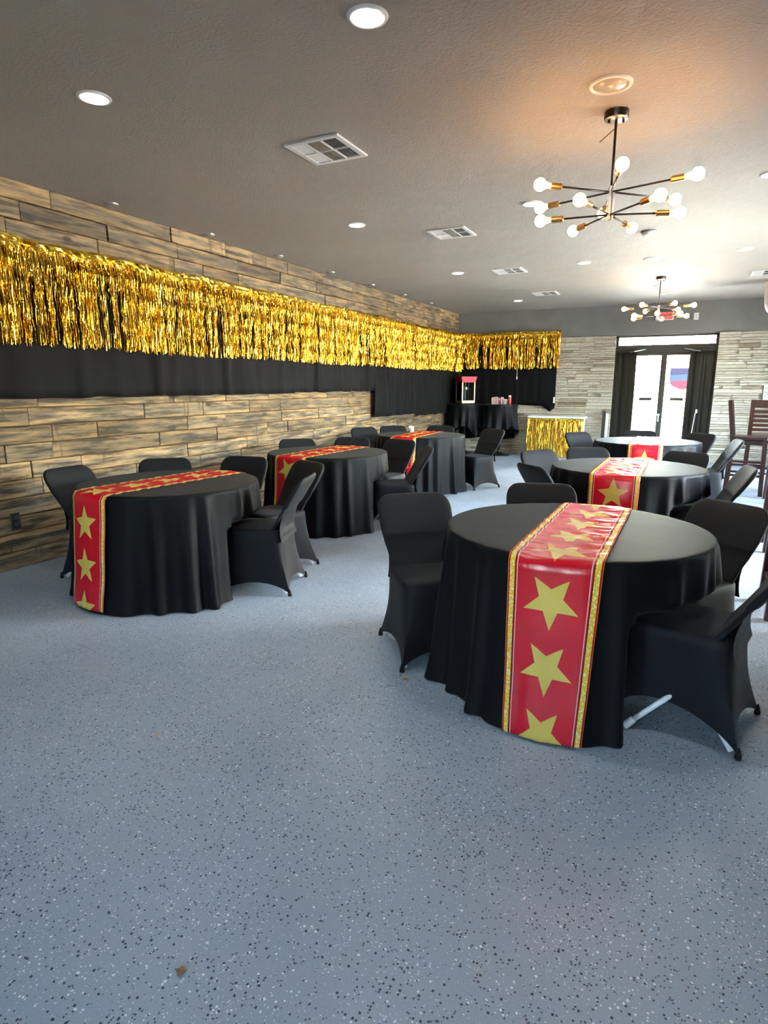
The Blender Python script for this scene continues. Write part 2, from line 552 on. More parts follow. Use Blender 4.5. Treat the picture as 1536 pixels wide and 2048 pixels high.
rng = random.Random(11)
ROW = H/21.0
hid_v = MB(); hid_pick = []
def plank_mb(y0, y1, z0, z1, depth):
    m = MB()
    c_ = (XW-.015+depth/2, (y0+y1)/2, (z0+z1)/2)
    m.cbox(c_, (.03+depth, y1-y0-.005, z1-z0-.0055), .0045)
    return m
def plank_row(k, ya, yb, vis):
    z0, z1 = k*ROW, (k+1)*ROW
    y = ya - rng.uniform(0, .5)
    while y < yb:
        l = rng.choice([.42, .6, .75, .9, 1.05, 1.25, 1.4])*rng.uniform(.9, 1.1)
        y1 = min(y+l, yb)
        if yb - y1 < .12: y1 = yb
        m = plank_mb(max(y, YF), y1, z0, z1, rng.uniform(-.007, .008))
        pk = rng.random()
        if vis:
            o = m.build('plank', M_plank, wleft)
            pick_attr(o.data, pk)
        else:
            n0 = len(hid_v.f)
            hid_v.add(m.v, m.f)
            hid_pick.extend([pk]*(len(hid_v.f)-n0))
        y = y1
for k in range(21):
    z = k*ROW
    seen = (z < 1.36) or (z > 2.35)
    if seen:
        plank_row(k, YF, 2.0, False)
        plank_row(k, 2.0, YB+.03, True)
    else:
        plank_row(k, YF, YB+.03, False)
o = hid_v.build('plank_courses', M_plank, wleft)
o['kind'] = 'stuff'
pick_attr(o.data, hid_pick)

# ------------------------------------------------------------------ stones of the back wall
rng = random.Random(5)
def stone_mb(x0, x1, z0, z1, d):
    m = MB()
    nx = 3
    v = []; f = []
    g = .0014
    # front face ring of points with uneven outline and depth
    top = []; bot = []
    for i in range(nx+1):
        t = i/nx
        x = x0+g + (x1-x0-2*g)*t
        top.append((x, YB - d + rng.uniform(-.007, .007), z1 - g - rng.uniform(0, .005)))
        bot.append((x, YB - d + rng.uniform(-.007, .007), z0 + g + rng.uniform(0, .005)))
    n = nx+1
    v = bot + top + [(p[0], YB+.03, z0) for p in bot] + [(p[0], YB+.03, z1) for p in top]
    for i in range(nx):
        f.append((i, i+1, n+i+1, n+i))
        f.append((n+i, n+i+1, 3*n+i+1, 3*n+i))
        f.append((i+1, i, 2*n+i, 2*n+i+1))
    f.append((0, n, 3*n, 2*n)); f.append((nx, 2*n+nx, 3*n+nx, n+nx))
    return m.add(v, f)
n_stone = 0
hid_s = MB(); hid_sp = []
def put_stone(x0, x1, z0, z1, vis_test):
    global n_stone
    m = stone_mb(x0, x1, z0, z1, rng.choice([.008, .018, .028, .038, .052])*rng.uniform(.9, 1.1))
    pk = rng.random()
    if n_stone < 300 and vis_test((x0+x1)/2, (z0+z1)/2):
        o = m.build('stone', M_stone, wback); pick_attr(o.data, pk); n_stone += 1
    else:
        n0 = len(hid_s.f); hid_s.add(m.v, m.f); hid_sp.extend([pk]*(len(hid_s.f)-n0))
def stone_field(xa, xb, vis_test):
    bands = []
    z = 0.0
    while z < 2.369:
        z1 = min(z + rng.uniform(.090, .135), 2.37)
        if 2.37 - z1 < .08: z1 = 2.37
        bands.append((z, z1)); z = z1
    for z0, z1 in bands:
        x = xa
        while x < xb - 1e-4:
            w = rng.uniform(.30, .62)
            x1 = min(x + w, xb)
            if xb - x1 < .14: x1 = xb
            n = rng.choice([2, 2, 3, 3])
            cuts = [0] + sorted((k + rng.uniform(-.22, .22))/n for k in range(1, n)) + [1]
            for k in range(n):
                za, zb = z0 + (z1-z0)*cuts[k], z0 + (z1-z0)*cuts[k+1]
                if x1-x > .34 and rng.random() < .45:
                    xm = x + (x1-x)*rng.uniform(.3, .7)
                    put_stone(x, xm, za, zb, vis_test); put_stone(xm, x1, za, zb, vis_test)
                else:
                    put_stone(x, x1, za, zb, vis_test)
            x = x1
stone_field(-3.4, DX0, lambda x, z: x > -2.55 and z > .35)
stone_field(DX1, 2.2, lambda x, z: x < 1.15 and z > .35)
stone_field(2.2, XR, lambda x, z: False)
stone_field(XW, -3.4, lambda x, z: False)
o = hid_s.build('stone_courses', M_stone, wback); o['kind'] = 'stuff'
pick_attr(o.data, hid_sp)

# ------------------------------------------------------------------ double door
d = MB()
DY = YB+.13
d.box(DX0, DX0+.045, DY-.05, DY+.06, 0, DZ); d.box(DX1-.045, DX1, DY-.05, DY+.06, 0, DZ)
d.box(DX0, DX1, DY-.05, DY+.06, DZ-.03, DZ); d.box(DX0+.045, DX1-.045, DY-.05, DY+.06, 2.040, 2.185)
door = struct(d.build('door_1', M_trim), 'glazed double door with dark frame and transom')
MB().box(DX0+.045, DX1-.045, DY, DY+.006, 2.185, DZ-.03).build('transom_pane', M_glass, door)
midx = -.562
for nm, xa, xb in (('l', DX0+.046, midx-.001), ('r', midx+.001, DX1-.046)):
    lf = MB()
    lf.box(xa, xa+.05, DY-.02, DY+.025, .01, 2.045); lf.box(xb-.05, xb, DY-.02, DY+.025, .01, 2.045)
    lf.box(xa+.05, xb-.05, DY-.02, DY+.025, 1.985, 2.045); lf.box(xa+.05, xb-.05, DY-.02, DY+.025, .01, .22)
    lo = lf.build('door_leaf', M_trim, door)
    MB().box(xa+.05, xb-.05, DY, DY+.006, .22, 1.985).build('pane', M_glass, lo)
    cx = -.835 if nm == 'l' else -.285
    MB().cbox((cx, DY-.035, 1.165), (.23, .03, .055), .006).build('push_bar', M_trim, lo)
    # closer above the curtain
    s = -1 if nm == 'l' else 1
    cl = MB()
    hx = midx + s*.62
    cl.cbox((hx, DY-.075, 2.075), (.26, .05, .06), .008)
    clo = cl.build('door_closer', M_blackm, lo)
    MB().tube([(hx, DY-.10, 2.045), (hx - s*.10, DY-.26, 2.055), (hx - s*.28, DY-.10, 2.10)], .011, 8).build('closer_arm', M_steel, lo)
MB().box(midx-.022, midx+.022, DY-.032, DY-.02, .01, 2.04).build('meeting_strip', M_trim, door)
h = MB()
h.tube([(midx-.012, DY-.02, .86), (midx-.012, DY-.075, .86), (midx-.012, DY-.075, .74), (midx-.012, DY-.02, .74)], .012, 8)
h.obox((midx-.10, DY-.05, .87), (midx+.01, DY-.05, .87), .025, .03)
h.build('pull_handle', M_whitep, door)

# ------------------------------------------------------------------ cloth-like hangings
def wavy(seed, ampl, wl, n=7):
    r = random.Random(seed)
    cs = [(r.uniform(.5, 1.0)/wl*r.uniform(.6, 2.0), r.uniform(0, 2*pi), r.uniform(.4, 1)) for _ in range(n)]
    tot = sum(c_[2] for c_ in cs)
    def f(t):
        s = sum(c_[2]*sin(2*pi*c_[0]*t + c_[1]) for c_ in cs)/tot
        return ampl*(s + .5*abs(s))
    return f

def hang_left(name, y0, y1, z0, z1, seed, label, amp=.022, x=XW+.035):
    fw = wavy(seed, amp*2.0, .24); fb = wavy(seed+50, .012, .6)
    n = max(12, int((y1-y0)/.02)); nz = 14
    def fn(i, j):
        y = y0 + (y1-y0)*i/(n-1)
        t = j/(nz-1)
        z = z1 + (z0 + fb(y) - z1)*t
        return (x + amp*2.0 + fw(y)*(.15+.85*t) + .006*sin(9*t+y*3), y + .012*sin(y*7+4*t)*t, z)
    o = MB().grid(n, nz, fn).build(name, M_drape, None, True, solid=.003)
    return tag(o, label, 'drape', 'black drapes under the gold fringe')
hang_left('wall_drape', 1.2, 6.62, 1.325, 2.44, 1, 'long black drape at the left edge of the photo under gold fringe')
hang_left('wall_drape', 6.60, 8.86, 1.335, 2.44, 2, 'black drape left of the step where the drapes get longer')
hang_left('wall_drape', 8.84, 10.62, .915, 2.44, 3, 'longer black drape starting at the step, behind the middle tables')
hang_left('wall_drape', 10.60, 12.86, .86, 2.44, 4, 'black drape on the plank wall next to the popcorn corner')
def hang_back(name, x0, x1, zf, z1, seed, label, amp=.02):
    fw = wavy(seed, amp, .28)
    n = int((x1-x0)/.018); nz = 16
    def fn(i, j):
        x = x0 + (x1-x0)*i/(n-1)
        t = j/(nz-1)
        return (x, YB - .062 - amp*1.3 + fw(x)*(.4+.6*t), z1 + (zf(x)-z1)*t)
    o = MB().grid(n, nz, fn).build(name, M_drape, None, True, solid=.003)
    return tag(o, label, 'drape', 'black drapes under the gold fringe')
hang_back('wall_drape', XW+.10, -3.32, lambda x: .30 + .02*sin(x*9), 2.44, 6, 'floor length black drape behind the popcorn machine')
dF = hang_back('wall_drape', -3.34, -2.53, lambda x: 1.03 - .02*sin((x+3.34)*3.5) - .13*max(0, 1-abs(x+2.63)/.16), 2.44, 7, 'short black drape with a sagging corner on the stone wall', .012)
MB().cbox((-2.545, YB-.10, 1.13), (.035, .006, .12), .002).build('tag', M_whitep, dF)['label'] = 'white tag at the edge of the drape'
cd = MB().tube([(-3.33, YB-.115, 1.77), (-3.33, YB-.115, 1.60)], .004, 6)
cd.lathe([(.004, .02), (.013, .0), (.013, -.03), (.004, -.05)], (-3.33, YB-.115, 1.59), 10)
cd.build('pull_cord', M_offw, dF)

# gold fringe: header strip + strands
def fringe(name, axis, s0, s1, ztop, zbot, off, label, seed, step=.0052, layers=3):
    """axis 'y': hangs on the left wall, normal +x; axis 'x': on the back wall, normal -y"""
    r = random.Random(seed)
    root = thing(name, label, 'fringe curtain', ((off, (s0+s1)/2, 0) if axis == 'y' else ((s0+s1)/2, off, 0)), 0, 'gold foil fringe curtains')
    mid = (s0+s1)/2
    def P(s, dpt, z):
        return (dpt, s-mid, z) if axis == 'y' else (s-mid, -dpt, z)
    v = []; f = []; pk = []
    creases = [ztop-.17, ztop-.34, ztop-.51, ztop-.66]
    tuft = [r.uniform(0, 1) for _ in range(int((s1-s0)/.03)+3)]
    for lay in range(layers):
        s = s0 + r.uniform(0, step)
        while s < s1:
            i0 = int((s-s0)/.03); q0 = (s-s0)/.03 - i0
            den = tuft[i0]*(1-q0) + tuft[i0+1]*q0
            w = r.uniform(.0032, .0068)
            zt = ztop - .062 + r.uniform(-.01, .01)
            zb = zbot + r.uniform(-.014, .022) + (.03 if lay == 2 else 0) + .008*sin(s*2.3)
            if den < .36 and r.random() < .80:
                zb = zt - r.uniform(.06, .30)
            nz = 13
            a = r.uniform(0, 2*pi); drift = r.uniform(-.012, .012)
            sway = r.uniform(-.006, .006)
            base = len(v); p0 = r.random()
            for j in range(nz+1):
                t = j/nz
                z = zt + (zb-zt)*t + (r.uniform(-.012, .012) if 0 < j < nz else 0)
                cr = sum(math.exp(-((z - c_ - .012*sin(s*1.7+i_))/.02)**2) for i_, c_ in enumerate(creases))
                a += r.choice((-1, 1))*(r.uniform(.0, .35) if r.random() < .6 else r.uniform(.6, 1.6))
                ss = s + drift*t + sway*sin(4*t+p0*6) + r.uniform(-.002, .002)
                dd = .004 + lay*.014 + .012*cr + .018*t*(.5+.5*sin(s*21+seed)) + r.uniform(-.006, .006)
                ca, sa = cos(a)*w/2, sin(a)*w/2
                v.append(P(ss-ca, dd-sa, z)); v.append(P(ss+ca, dd+sa, z))
                if j:
                    k = base+2*j
                    f.append((k-2, k-1, k+1, k)); pk.append(min(1, max(0, p0+r.uniform(-.2, .2))))
            s += step*r.uniform(.6, 1.5)*(1.1 + .9*(1-den) if lay < 2 else 1.8)
    m = MB(); m.v = v; m.f = f; m.keep_normals = True
    o = m.build('foil_strands', M_gold, root); o['kind'] = 'stuff'
    pick_attr(o.data, pk)
    n = int((s1-s0)/.03); fwv = wavy(seed+9, .006, .25)
    rr = [r.uniform(-.006, .006) for _ in range(n*5)]
    def fn(i, j):
        s = s0 + (s1-s0)*i/(n-1)
        z = ztop - .020*j + .006*sin(s*5.1) + .004*sin(s*17) - (.010*abs(sin(s*2.9)) if j == 4 else 0)
        return P(s, .012 + fwv(s) + rr[i*5+j] + (.01 if j in (1, 3) else 0), z)
    hd = MB().grid(n, 5, fn).build('header_strip', M_gold, root, False, solid=.001)
    pick_attr(hd.data, [r.random() for _ in hd.data.polygons])
    return root
fringe('foil_fringe', 'y', 1.2, 12.88, 2.505, 1.725, XW+.10, 'long gold foil fringe curtain along the plank wall', 3)
fringe('foil_fringe', 'x', XW+.09, -2.47, 2.505, 1.765, YB-.105, 'short gold foil fringe curtain on the back wall beside the stone', 8)

# door curtains
def curtain(x0, x1, label, seed, y=YB+.02):
    fw = wavy(seed, .022, .12, 5)
    n = 48; nz = 10
    def fn(i, j):
        t = j/(nz-1)
        x = x0 + (x1-x0)*i/(n-1)
        return (x + .006*sin(30*x+3*t), y + .04*0 + fw(x)*(.5+.5*t) - .01, 2.05 + (.02-2.05)*t)
    o = MB().grid(n, nz, fn).build('door_curtain', M_curt, None, True, solid=.004)
    return tag(o, label, 'curtain', 'door curtains')
cL = curtain(-1.415, -1.045, 'dark curtain over the hinge side of the left door', 31)
cR = curtain(-.13, .295, 'dark curtain over the right door beside the bar stools', 37)
for nm, xa, xb in (('curtain_rod', -1.43, -1.0), ('curtain_rod', -.15, .31)):
    MB().tube([(xa, YB+.005, 2.055), (xb, YB+.005, 2.055)], .012, 10).build('rod', M_blackm, cL if xa < -1 else cR)
wd = MB().tube([(.06, YB-.04, .92), (.02, YB-.045, .45)], .007, 8)
wd.cbox((.075, YB-.045, .95), (.035, .03, .07), .008)
wd.build('wand', M_whitep, cR)['label'] = 'white curtain wand with square tip'

# shield sign outside, seen through the right door
sg = thing('shield_sign', 'blue and red shield shaped sign seen through the right door glass', 'sign', (-.235, 16.0, 0))
s_ = MB()
out_ = [(-.30, .22), (.30, .22), (.30, -.10), (.24, -.19), (.12, -.25), (0, -.28), (-.12, -.25), (-.24, -.19), (-.30, -.10)]
def plate(poly, y0, y1, zc):
    n = len(poly)
    v = [(x, y0, z+zc) for x, z in poly] + [(x, y1, z+zc) for x, z in poly]
    f = [tuple(range(n)), tuple(reversed(range(n, 2*n)))] + [(i, n+i, n+(i+1) % n, (i+1) % n) for i in range(n)]
    return MB().add(v, f)
SZ = 1.60
plate(out_, 0, .03, SZ).build('sign_plate', plain('sign_violet', (.0050, .0042, .0125), .6, 0, .1), sg)
plate([(-.29, .06), (.29, .10), (.29, -.04), (-.29, -.08)], -.006, 0, SZ).build('upper_band', plain('sign_blue', (.0065, .0115, .028), .6, 0, .1), sg)
plate([(-.29, -.08), (.29, -.04), (.29, -.10), (.23, -.18), (.12, -.24), (0, -.27), (-.12, -.24), (-.23, -.18)], -.006, 0, SZ).build('lower_band', plain('sign_red', (.024, .0042, .0085), .6, 0, .1), sg)
MB().tube([(0, .05, -.06), (0, .05, SZ+.2)], .03, 10).build('post', M_steel, sg)

# exit sign
ex = thing('exit_sign', 'lit red EXIT sign on the grey wall above the double door', 'sign', (-.617, YB, 2.69))
MB().cbox((0, -.028, 0), (.31, .05, .145), .008).build('housing', M_whitep, ex)
MB().cbox((.035, -.0545, 0), (.215, .004, .125), .001).build('face_panel', emit('exit_glow', (1.0, .10, .09), .42, (.4, .02, .02)), ex)['label'] = 'glowing red face'
tx = bpy.data.curves.new('lettering', 'FONT')
tx.body = 'EXIT'; tx.size = .088; tx.extrude = .002; tx.align_x = 'CENTER'; tx.align_y = 'CENTER'
tx.materials.append(emit('exit_letter', (.75, .02, .03), .16, (.25, .01, .01)))
tmp = bpy.data.objects.new('lettering_curve', tx); COL.objects.link(tmp)
bpy.context.view_layer.update()
tme = bpy.data.meshes.new_from_object(tmp.evaluated_get(bpy.context.evaluated_depsgraph_get()))
bpy.data.objects.remove(tmp)
to = bpy.data.objects.new('lettering', tme); COL.objects.link(to)
to.parent = ex; to.location = (.035, -.059, 0); to.rotation_euler = (pi/2, 0, 0)
# wall plate
wp = MB().cbox((-.085, YB-.005, 2.665), (.085, .012, .125), .003)
wpo = tag(wp.build('wall_plate', M_whitep), 'small white blank plate on the grey wall right of the exit sign', 'wall plate')
MB().cbox((-.085, YB-.013, 2.665), (.03, .006, .06), .002).build('cover_insert', M_offw, wpo)

# ------------------------------------------------------------------ ceiling fixtures
def downlight(x, y, label, first=[None]):
    if first[0] is None:
        t = thing('recessed_downlight', label, 'ceiling light', (x, y, H), 0, 'recessed ceiling lights')
        MB().lathe([(.064, -.002), (.066, -.008), (.084, -.006), (.088, 0)], (0,0,0), 40, cap=False).build('trim_ring', M_white, t, True)
        MB().lathe([(.001, -.0035), (.065, -.0035), (.065, -.001), (.001, -.001)], (0,0,0), 40).build('lens', M_lens, t, True)
        first[0] = t
        return t
    return dup(first[0], (x, y, H), 0, label)
spots = [
 (-1.355, 2.555, 'lit recessed light nearest the camera at the top edge of the photo'),
 (-3.0, 2.545, 'lit recessed light nearest the plank wall at the upper left'),
 (-3.03, 5.47, 'lit recessed light in line with the two front ceiling vents'),
 (-1.364, 5.52, 'lit recessed light just left of the near chandelier bulbs'),
 (.372, 5.56, 'lit recessed light cut by the right edge of the photo'),
 (-3.035, 8.32, 'lit recessed light left of the third ceiling vent'),
 (-1.379, 8.34, 'lit recessed light in the middle between the two chandeliers'),
 (.367, 8.36, 'lit recessed light on the right before the back ceiling vent'),
 (-3.0, 11.43, 'lit recessed light nearest the plank wall corner at the back'),
 (.372, 2.55, 'recessed light right of the camera outside the photo'),
]
for s in spots: downlight(*s)

# wall washers along the plank wall
wnames = ['first', 'second', 'third', 'fourth', 'fifth', 'sixth', 'seventh']
w0 = None
for i in range(7):
    y = 3.94 + i*1.181
    lab = '%s small unlit wall washer from the left along the plank wall ceiling edge' % wnames[i]
    if w0 is None:
        w0 = thing('wall_washer', lab, 'ceiling light', (-4.55, y, H), 0, 'small wall washers by the plank wall')
        MB().lathe([(.036, -.022), (.050, -.016), (.058, -.004), (.058, 0)], (0,0,0), 28, cap=False).build('trim_ring', M_steel, w0, True)
        MB().lathe([(.001, -.016), (.037, -.020), (.037, -.004), (.001, -.004)], (0,0,0), 28).build('lens', M_white, w0, True)
    else:
        dup(w0, (-4.55, y, H), 0, lab)

# vents: frame, crossbars, six louvre panels
def vent(x, y, label, first=[None]):
    if first[0] is not None: return dup(first[0], (x, y, H), 0, label)
    t = thing('ceiling_vent', label, 'air vent', (x, y, H), 0, 'square ceiling vents')
    a, o_, zz = .165, .198, -.012
    fm = MB()
    fm.box(-o_, -a, -o_, o_, zz, 0); fm.box(a, o_, -o_, o_, zz, 0)
    fm.box(-a, a, -o_, -a, zz, 0); fm.box(-a, a, a, o_, zz, 0)
    fm.build('frame', M_white, t)
    MB().box(-a, a, -a, a, -.0025, -.0005).build('duct_shade', M_dark, t)  # dark sheet standing in for the shade inside the duct
    cb = MB()
    cb.box(-.059, -.051, -a, a, -.013, -.003); cb.box(.051, .059, -a, a, -.013, -.003); cb.box(-a, a, -.004, .004, -.013, -.003)
    cb.build('crossbars', M_white, t)
    for ci, (x0, x1) in enumerate(((-.163, -.061), (-.049, .049), (.061, .163))):
        for y0, y1 in ((-.163, -.006), (.006, .163)):
            lv = MB()
            for k in range(6):
                xx = x0 + (x1-x0)*(k+.5)/6
                if ci == 0:
                    lv.obox((xx, y0, -.0075), (xx, y1, -.0075), .0165, .0012, (-.25, 0, 1))
                elif ci == 1:
                    lv.obox((xx, y0, -.0075), (xx, y1, -.0075), .0035, .009)
                else:
                    lv.obox((xx, y0, -.0075), (xx, y1, -.0075), .009, .0015, (1.3, 0, 1))
            lv.build('louvre_panel', M_white if ci == 0 else M_ventface, t)  # shade among the middle and right blades is put in as grey
    first[0] = t
    return t
vent(-2.28, 3.72, 'largest looking ceiling vent, nearest the camera')
vent(-2.32, 6.15, 'second ceiling vent, left of the near chandelier')
vent(-2.35, 8.44, 'third ceiling vent, over the far left table')
vent(-2.355, 10.73, 'fourth ceiling vent, farthest on the left before the grey wall')
vent(.75, 10.1, 'ceiling vent at the right edge beside the white rounded fixture')

def round_plate(x, y, r, label, name, cat, lens, dome):
    t = thing(name, label, cat, (x, y, H))
    MB().lathe([(r*.80, -.003), (r*.84, -.012), (r*.98, -.008), (r, 0)], (0,0,0), 48, cap=False).build('trim_ring', M_white, t, True)
    MB().lathe([(.001, -.004-dome), (r*.35, -.004-dome*.85), (r*.65, -.004-dome*.45), (r*.81, -.004), (r*.81, -.001), (.001, -.001)], (0,0,0), 48).build('centre_disc', lens, t, True)
    return t
M_lensg = plain('grey_glossy_lens', (.40, .37, .31), .18)
round_plate(-.521, 3.62, .108, 'unlit round recessed light above the near chandelier canopy', 'round_ceiling_fixture', 'ceiling light', M_lensg, .012)
round_plate(-.555, 8.48, .15, 'white round ceiling speaker between the two chandeliers', 'ceiling_speaker', 'speaker', M_white, .003)
round_plate(-.57, 11.64, .10, 'small round ceiling plate behind the far chandelier', 'ceiling_plate', 'ceiling plate', M_white, .003)
t = thing('smoke_detector', 'round smoke detector behind the near chandelier lowest bulbs', 'smoke detector', (-.547, 6.98, H))
MB().lathe([(.075, 0), (.075, -.012), (.068, -.014)], (0,0,0), 36).build('base_plate', M_ventface, t, True)
MB().lathe([(.066, -.014), (.062, -.032), (.05, -.040), (.001, -.042)], (0,0,0), 36).build('sensor_cap', M_whitep, t, True)

# white rounded fixture at the right edge
t = thing('hanging_fixture', 'white rounded fixture hanging from the ceiling at the right edge', 'ceiling fixture', (1.03, 11.0, H))
MB().lathe([(.001, -.50), (.08, -.492), (.14, -.465), (.185, -.41), (.21, -.34), (.225, -.22), (.23, -.02), (.23, 0)], (0,0,0), 40, cap=False).build('body', M_whitep, t, True)

# ------------------------------------------------------------------ chandeliers
ch0 = None
def chandelier(x, y, a_up, a_lo, label):
    t = thing('chandelier', label, 'chandelier', (x, y, H), 0, 'sputnik chandeliers')
    MB().lathe([(.066, 0), (.066, -.035), (.064, -.039)], (0,0,0), 40).build('canopy', M_blackm, t, True, angle=40)
    MB().lathe([(.001, -.0405), (.062, -.0405), (.064, -.039), (.001, -.039)], (0,0,0), 40).build('canopy_plate', M_steel, t, True)
    for a in (.4, .4+pi):
        MB().lathe([(.007, 0), (.007, -.014), (.003, -.017)], (.04*cos(a), .04*sin(a), -.0405), 10).build('canopy_screw', M_blackm, t)
    MB().tube([(0,0,-.04), (0,0,-.40)], .0075, 12).build('stem', M_blackm, t, True)
    hb = MB()
    for k in range(3):
        a = 2*pi*k/3 + .3
        hb.tube([(.012*cos(a), .012*sin(a), -.385), (.012*cos(a), .012*sin(a), -.565)], .0085, 12)
    hb.build('hub', M_steel, t, True, angle=40)
    MB().tube([(0,0,-.082), (-.09, .05, -.125)], .0026, 6).build('loose_wire', M_blackm, t)
    for zc, angs, r in ((-.414, a_up, .46), (-.535, a_lo, .39)):
        for a in angs:
            a = radians(a)
            c_, s_ = cos(a), sin(a)
            arm = MB().tube([(.01*c_, .01*s_, zc), ((r-.115)*c_, (r-.115)*s_, zc)], .0055, 8).build('arm', M_blackm, t, True)
            def q(d): return (d*c_, d*s_, zc)
            MB().tube([q(r-.135), q(r-.13), q(r-.062)], [.012, .0175, .0175], 14).build('socket', M_brass, arm, True, angle=40)
            n_ = 12
            pts = []; rad = []
            for i in range(n_+1):
                u = i/n_
                if i == 0: pts.append(q(r-.062)); rad.append(.013)
                elif i == 1: pts.append(q(r-.048)); rad.append(.0145)
                else:
                    w = -.80 + 1.799*(i-2)/(n_-2)
                    pts.append(q(r + .034*w)); rad.append(max(.002, .034*sqrt(max(0, 1-w*w))))
            MB().tube(pts, rad, 18).build('bulb', M_bulb, arm, True)
    return t
UP = [-137, -77, -15, 45, 103, 162]
LO = [-174, -106, -44, 20, 77, 131]
chandelier(-.529, 3.973, UP, LO, 'near black sputnik chandelier with brass sockets and twelve lit bulbs')
chandelier(-.561, 9.879, [-178, -114, -61, -8, 58, 116], [-139, -88, -40, 18, 85, 150], 'far small looking sputnik chandelier in front of the exit sign')

# ------------------------------------------------------------------ chairs
def side_pts(n):
    """perimeter parameters: (corner a, corner b, q)"""
    out = []
    cs = [(1, 1), (-1, 1), (-1, -1), (1, -1)]
    for k in range(4):
        for i in range(n):
            out.append((cs[k], cs[(k+1) % 4], i/n))
    return out
def cover_mesh(raise_corner=None, seed=0):
    n = 18
    per = side_pts(n)
    m = MB()
    rings = []
    def top(p, sc_, z):
        (ax, ay), (bx, by), q = p
        x = ax + (bx-ax)*q; y = ay + (by-ay)*q
        e = 6.0
        k = (abs(x)**e + abs(y)**e)**(-1/e)
        return (x*k*.198*sc_, (y*k*.205 + .0)*sc_, z)
    def foot(c_):
        x, y = c_
        return (.222*x, .222 if y > 0 else -.272)
    for sc_, z in ((.25, .462), (.55, .462), (.80, .460), (.93, .456), (.985, .447)):
        rings.append([top(p, sc_, z) for p in per])
    ns = 14
    for j in range(1, ns+1):
        s = j/ns
        g = s**1.75
        ring = []
        for p in per:
            ca, cb, q = p
            t0 = top(p, 1.0, .44)
            fa, fb = foot(ca), foot(cb)
            za = zb = .006
            if raise_corner == ca: za = .10; fa = (fa[0]*.95, fa[1]*.82)
            if raise_corner == cb: zb = .10; fb = (fb[0]*.95, fb[1]*.82)
            w = 4*q*(1-q)
            qs = q
            fx = fa[0] + (fb[0]-fa[0])*qs; fy = fa[1] + (fb[1]-fa[1])*qs
            mx_, my_ = (fa[0]+fb[0])/2, (fa[1]+fb[1])/2
            l = hypot(mx_, my_) or 1
            pull = (.030 if ca[0] == cb[0] else .045)*w**.8
            fx -= mx_/l*pull; fy -= my_/l*pull
            zh = za + (zb-za)*q + .075*w**.75
            x = t0[0] + (fx-t0[0])*g; y = t0[1] + (fy-t0[1])*g
            z = .44 + (zh-.44)*s
            # waist and tension creases
            x -= .006*sin(pi*s)*(1 if x > 0 else -1)*(1-w*.3)
            ring.append((x, y, z))
        rings.append(ring)
    N_ = len(per)
    v = [q for r in rings for q in r]
    f = []
    for i in range(len(rings)-1):
        for k in range(N_):
            k2 = (k+1) % N_
            f.append((i*N_+k, i*N_+k2, (i+1)*N_+k2, (i+1)*N_+k))
    v.append((0, 0, .4625)); ci = len(v)-1
    for k in range(N_): f.append((ci, (k+1) % N_, k))
    m.add(v, f)
    # rounded toes of cloth over the feet
    for c_ in ((1,1), (-1,1), (-1,-1), (1,-1)):
        if c_ == raise_corner: continue
        x, y = foot(c_)
        m.lathe([(.009, .0), (.0135, .003), (.0135, .014), (.008, .034), (.002, .05)], (x*.972, y*.972, 0), 10)
    return m
def back_mesh():
    m = MB()
    rings = []
    st = [.395, .43, .47, .52, .57, .60, .612, .625, .66, .70, .735, .755, .775, .79, .803, .811, .815]
    nk = 40
    for z in st:
        t = (z-.395)/.42
        yc = -.105 - .262*t
        w = .180 + .020*min(1, t*1.6)
        if z > .55: w = .200 + .017*min(1, (z-.55)/.12)
        th = .016 if z < .61 else .024
        if z > .735:
            q = min(1, (z-.735)/.08)
            w -= .075*(1-sqrt(max(0, 1-q*q)))
            th *= sqrt(max(.02, 1-q**3*.97))
        if z < .47: th = .03 - .014*(z-.395)/.075
        ring = []
        for k in range(nk):
            a = 2*pi*k/nk
            ca, sa = cos(a), sin(a)
            e = 2/5.0
            x = w*math.copysign(abs(ca)**e, ca); y = th*math.copysign(abs(sa)**e, sa)
            ring.append((x, yc + y - .012*(1-(x/w)**2)*(1 if z > .5 else 0), z))
        rings.append(ring)
    v = [q for r in rings for q in r]; f = []
    for i in range(len(rings)-1):
        for k in range(nk):
            k2 = (k+1) % nk
            f.append((i*nk+k, i*nk+k2, (i+1)*nk+k2, (i+1)*nk+k))
    f.append(tuple(reversed(range(nk)))); f.append(tuple(range((len(rings)-1)*nk, len(rings)*nk)))
    m.add(v, f)
    # stretched web of cloth joining the backrest to the rear skirt
    nu, nv = 13, 10
    def fn(i, j):
        u = -1 + 2*i/(nu-1); t = j/(nv-1)
        z = .70 - .33*t
        tt = (z-.395)/.42
        yb = -.105 - .262*max(0, tt) - .022
        y = yb + (-.212 - yb)*t**1.3 - .006*sin(pi*t)
        w = .205 - .02*t
        return (u*w*(1-.06*sin(pi*t)), y + .012*(abs(u)**4)*(1-t), z)
    m.grid(nu, nv, fn)
    return m
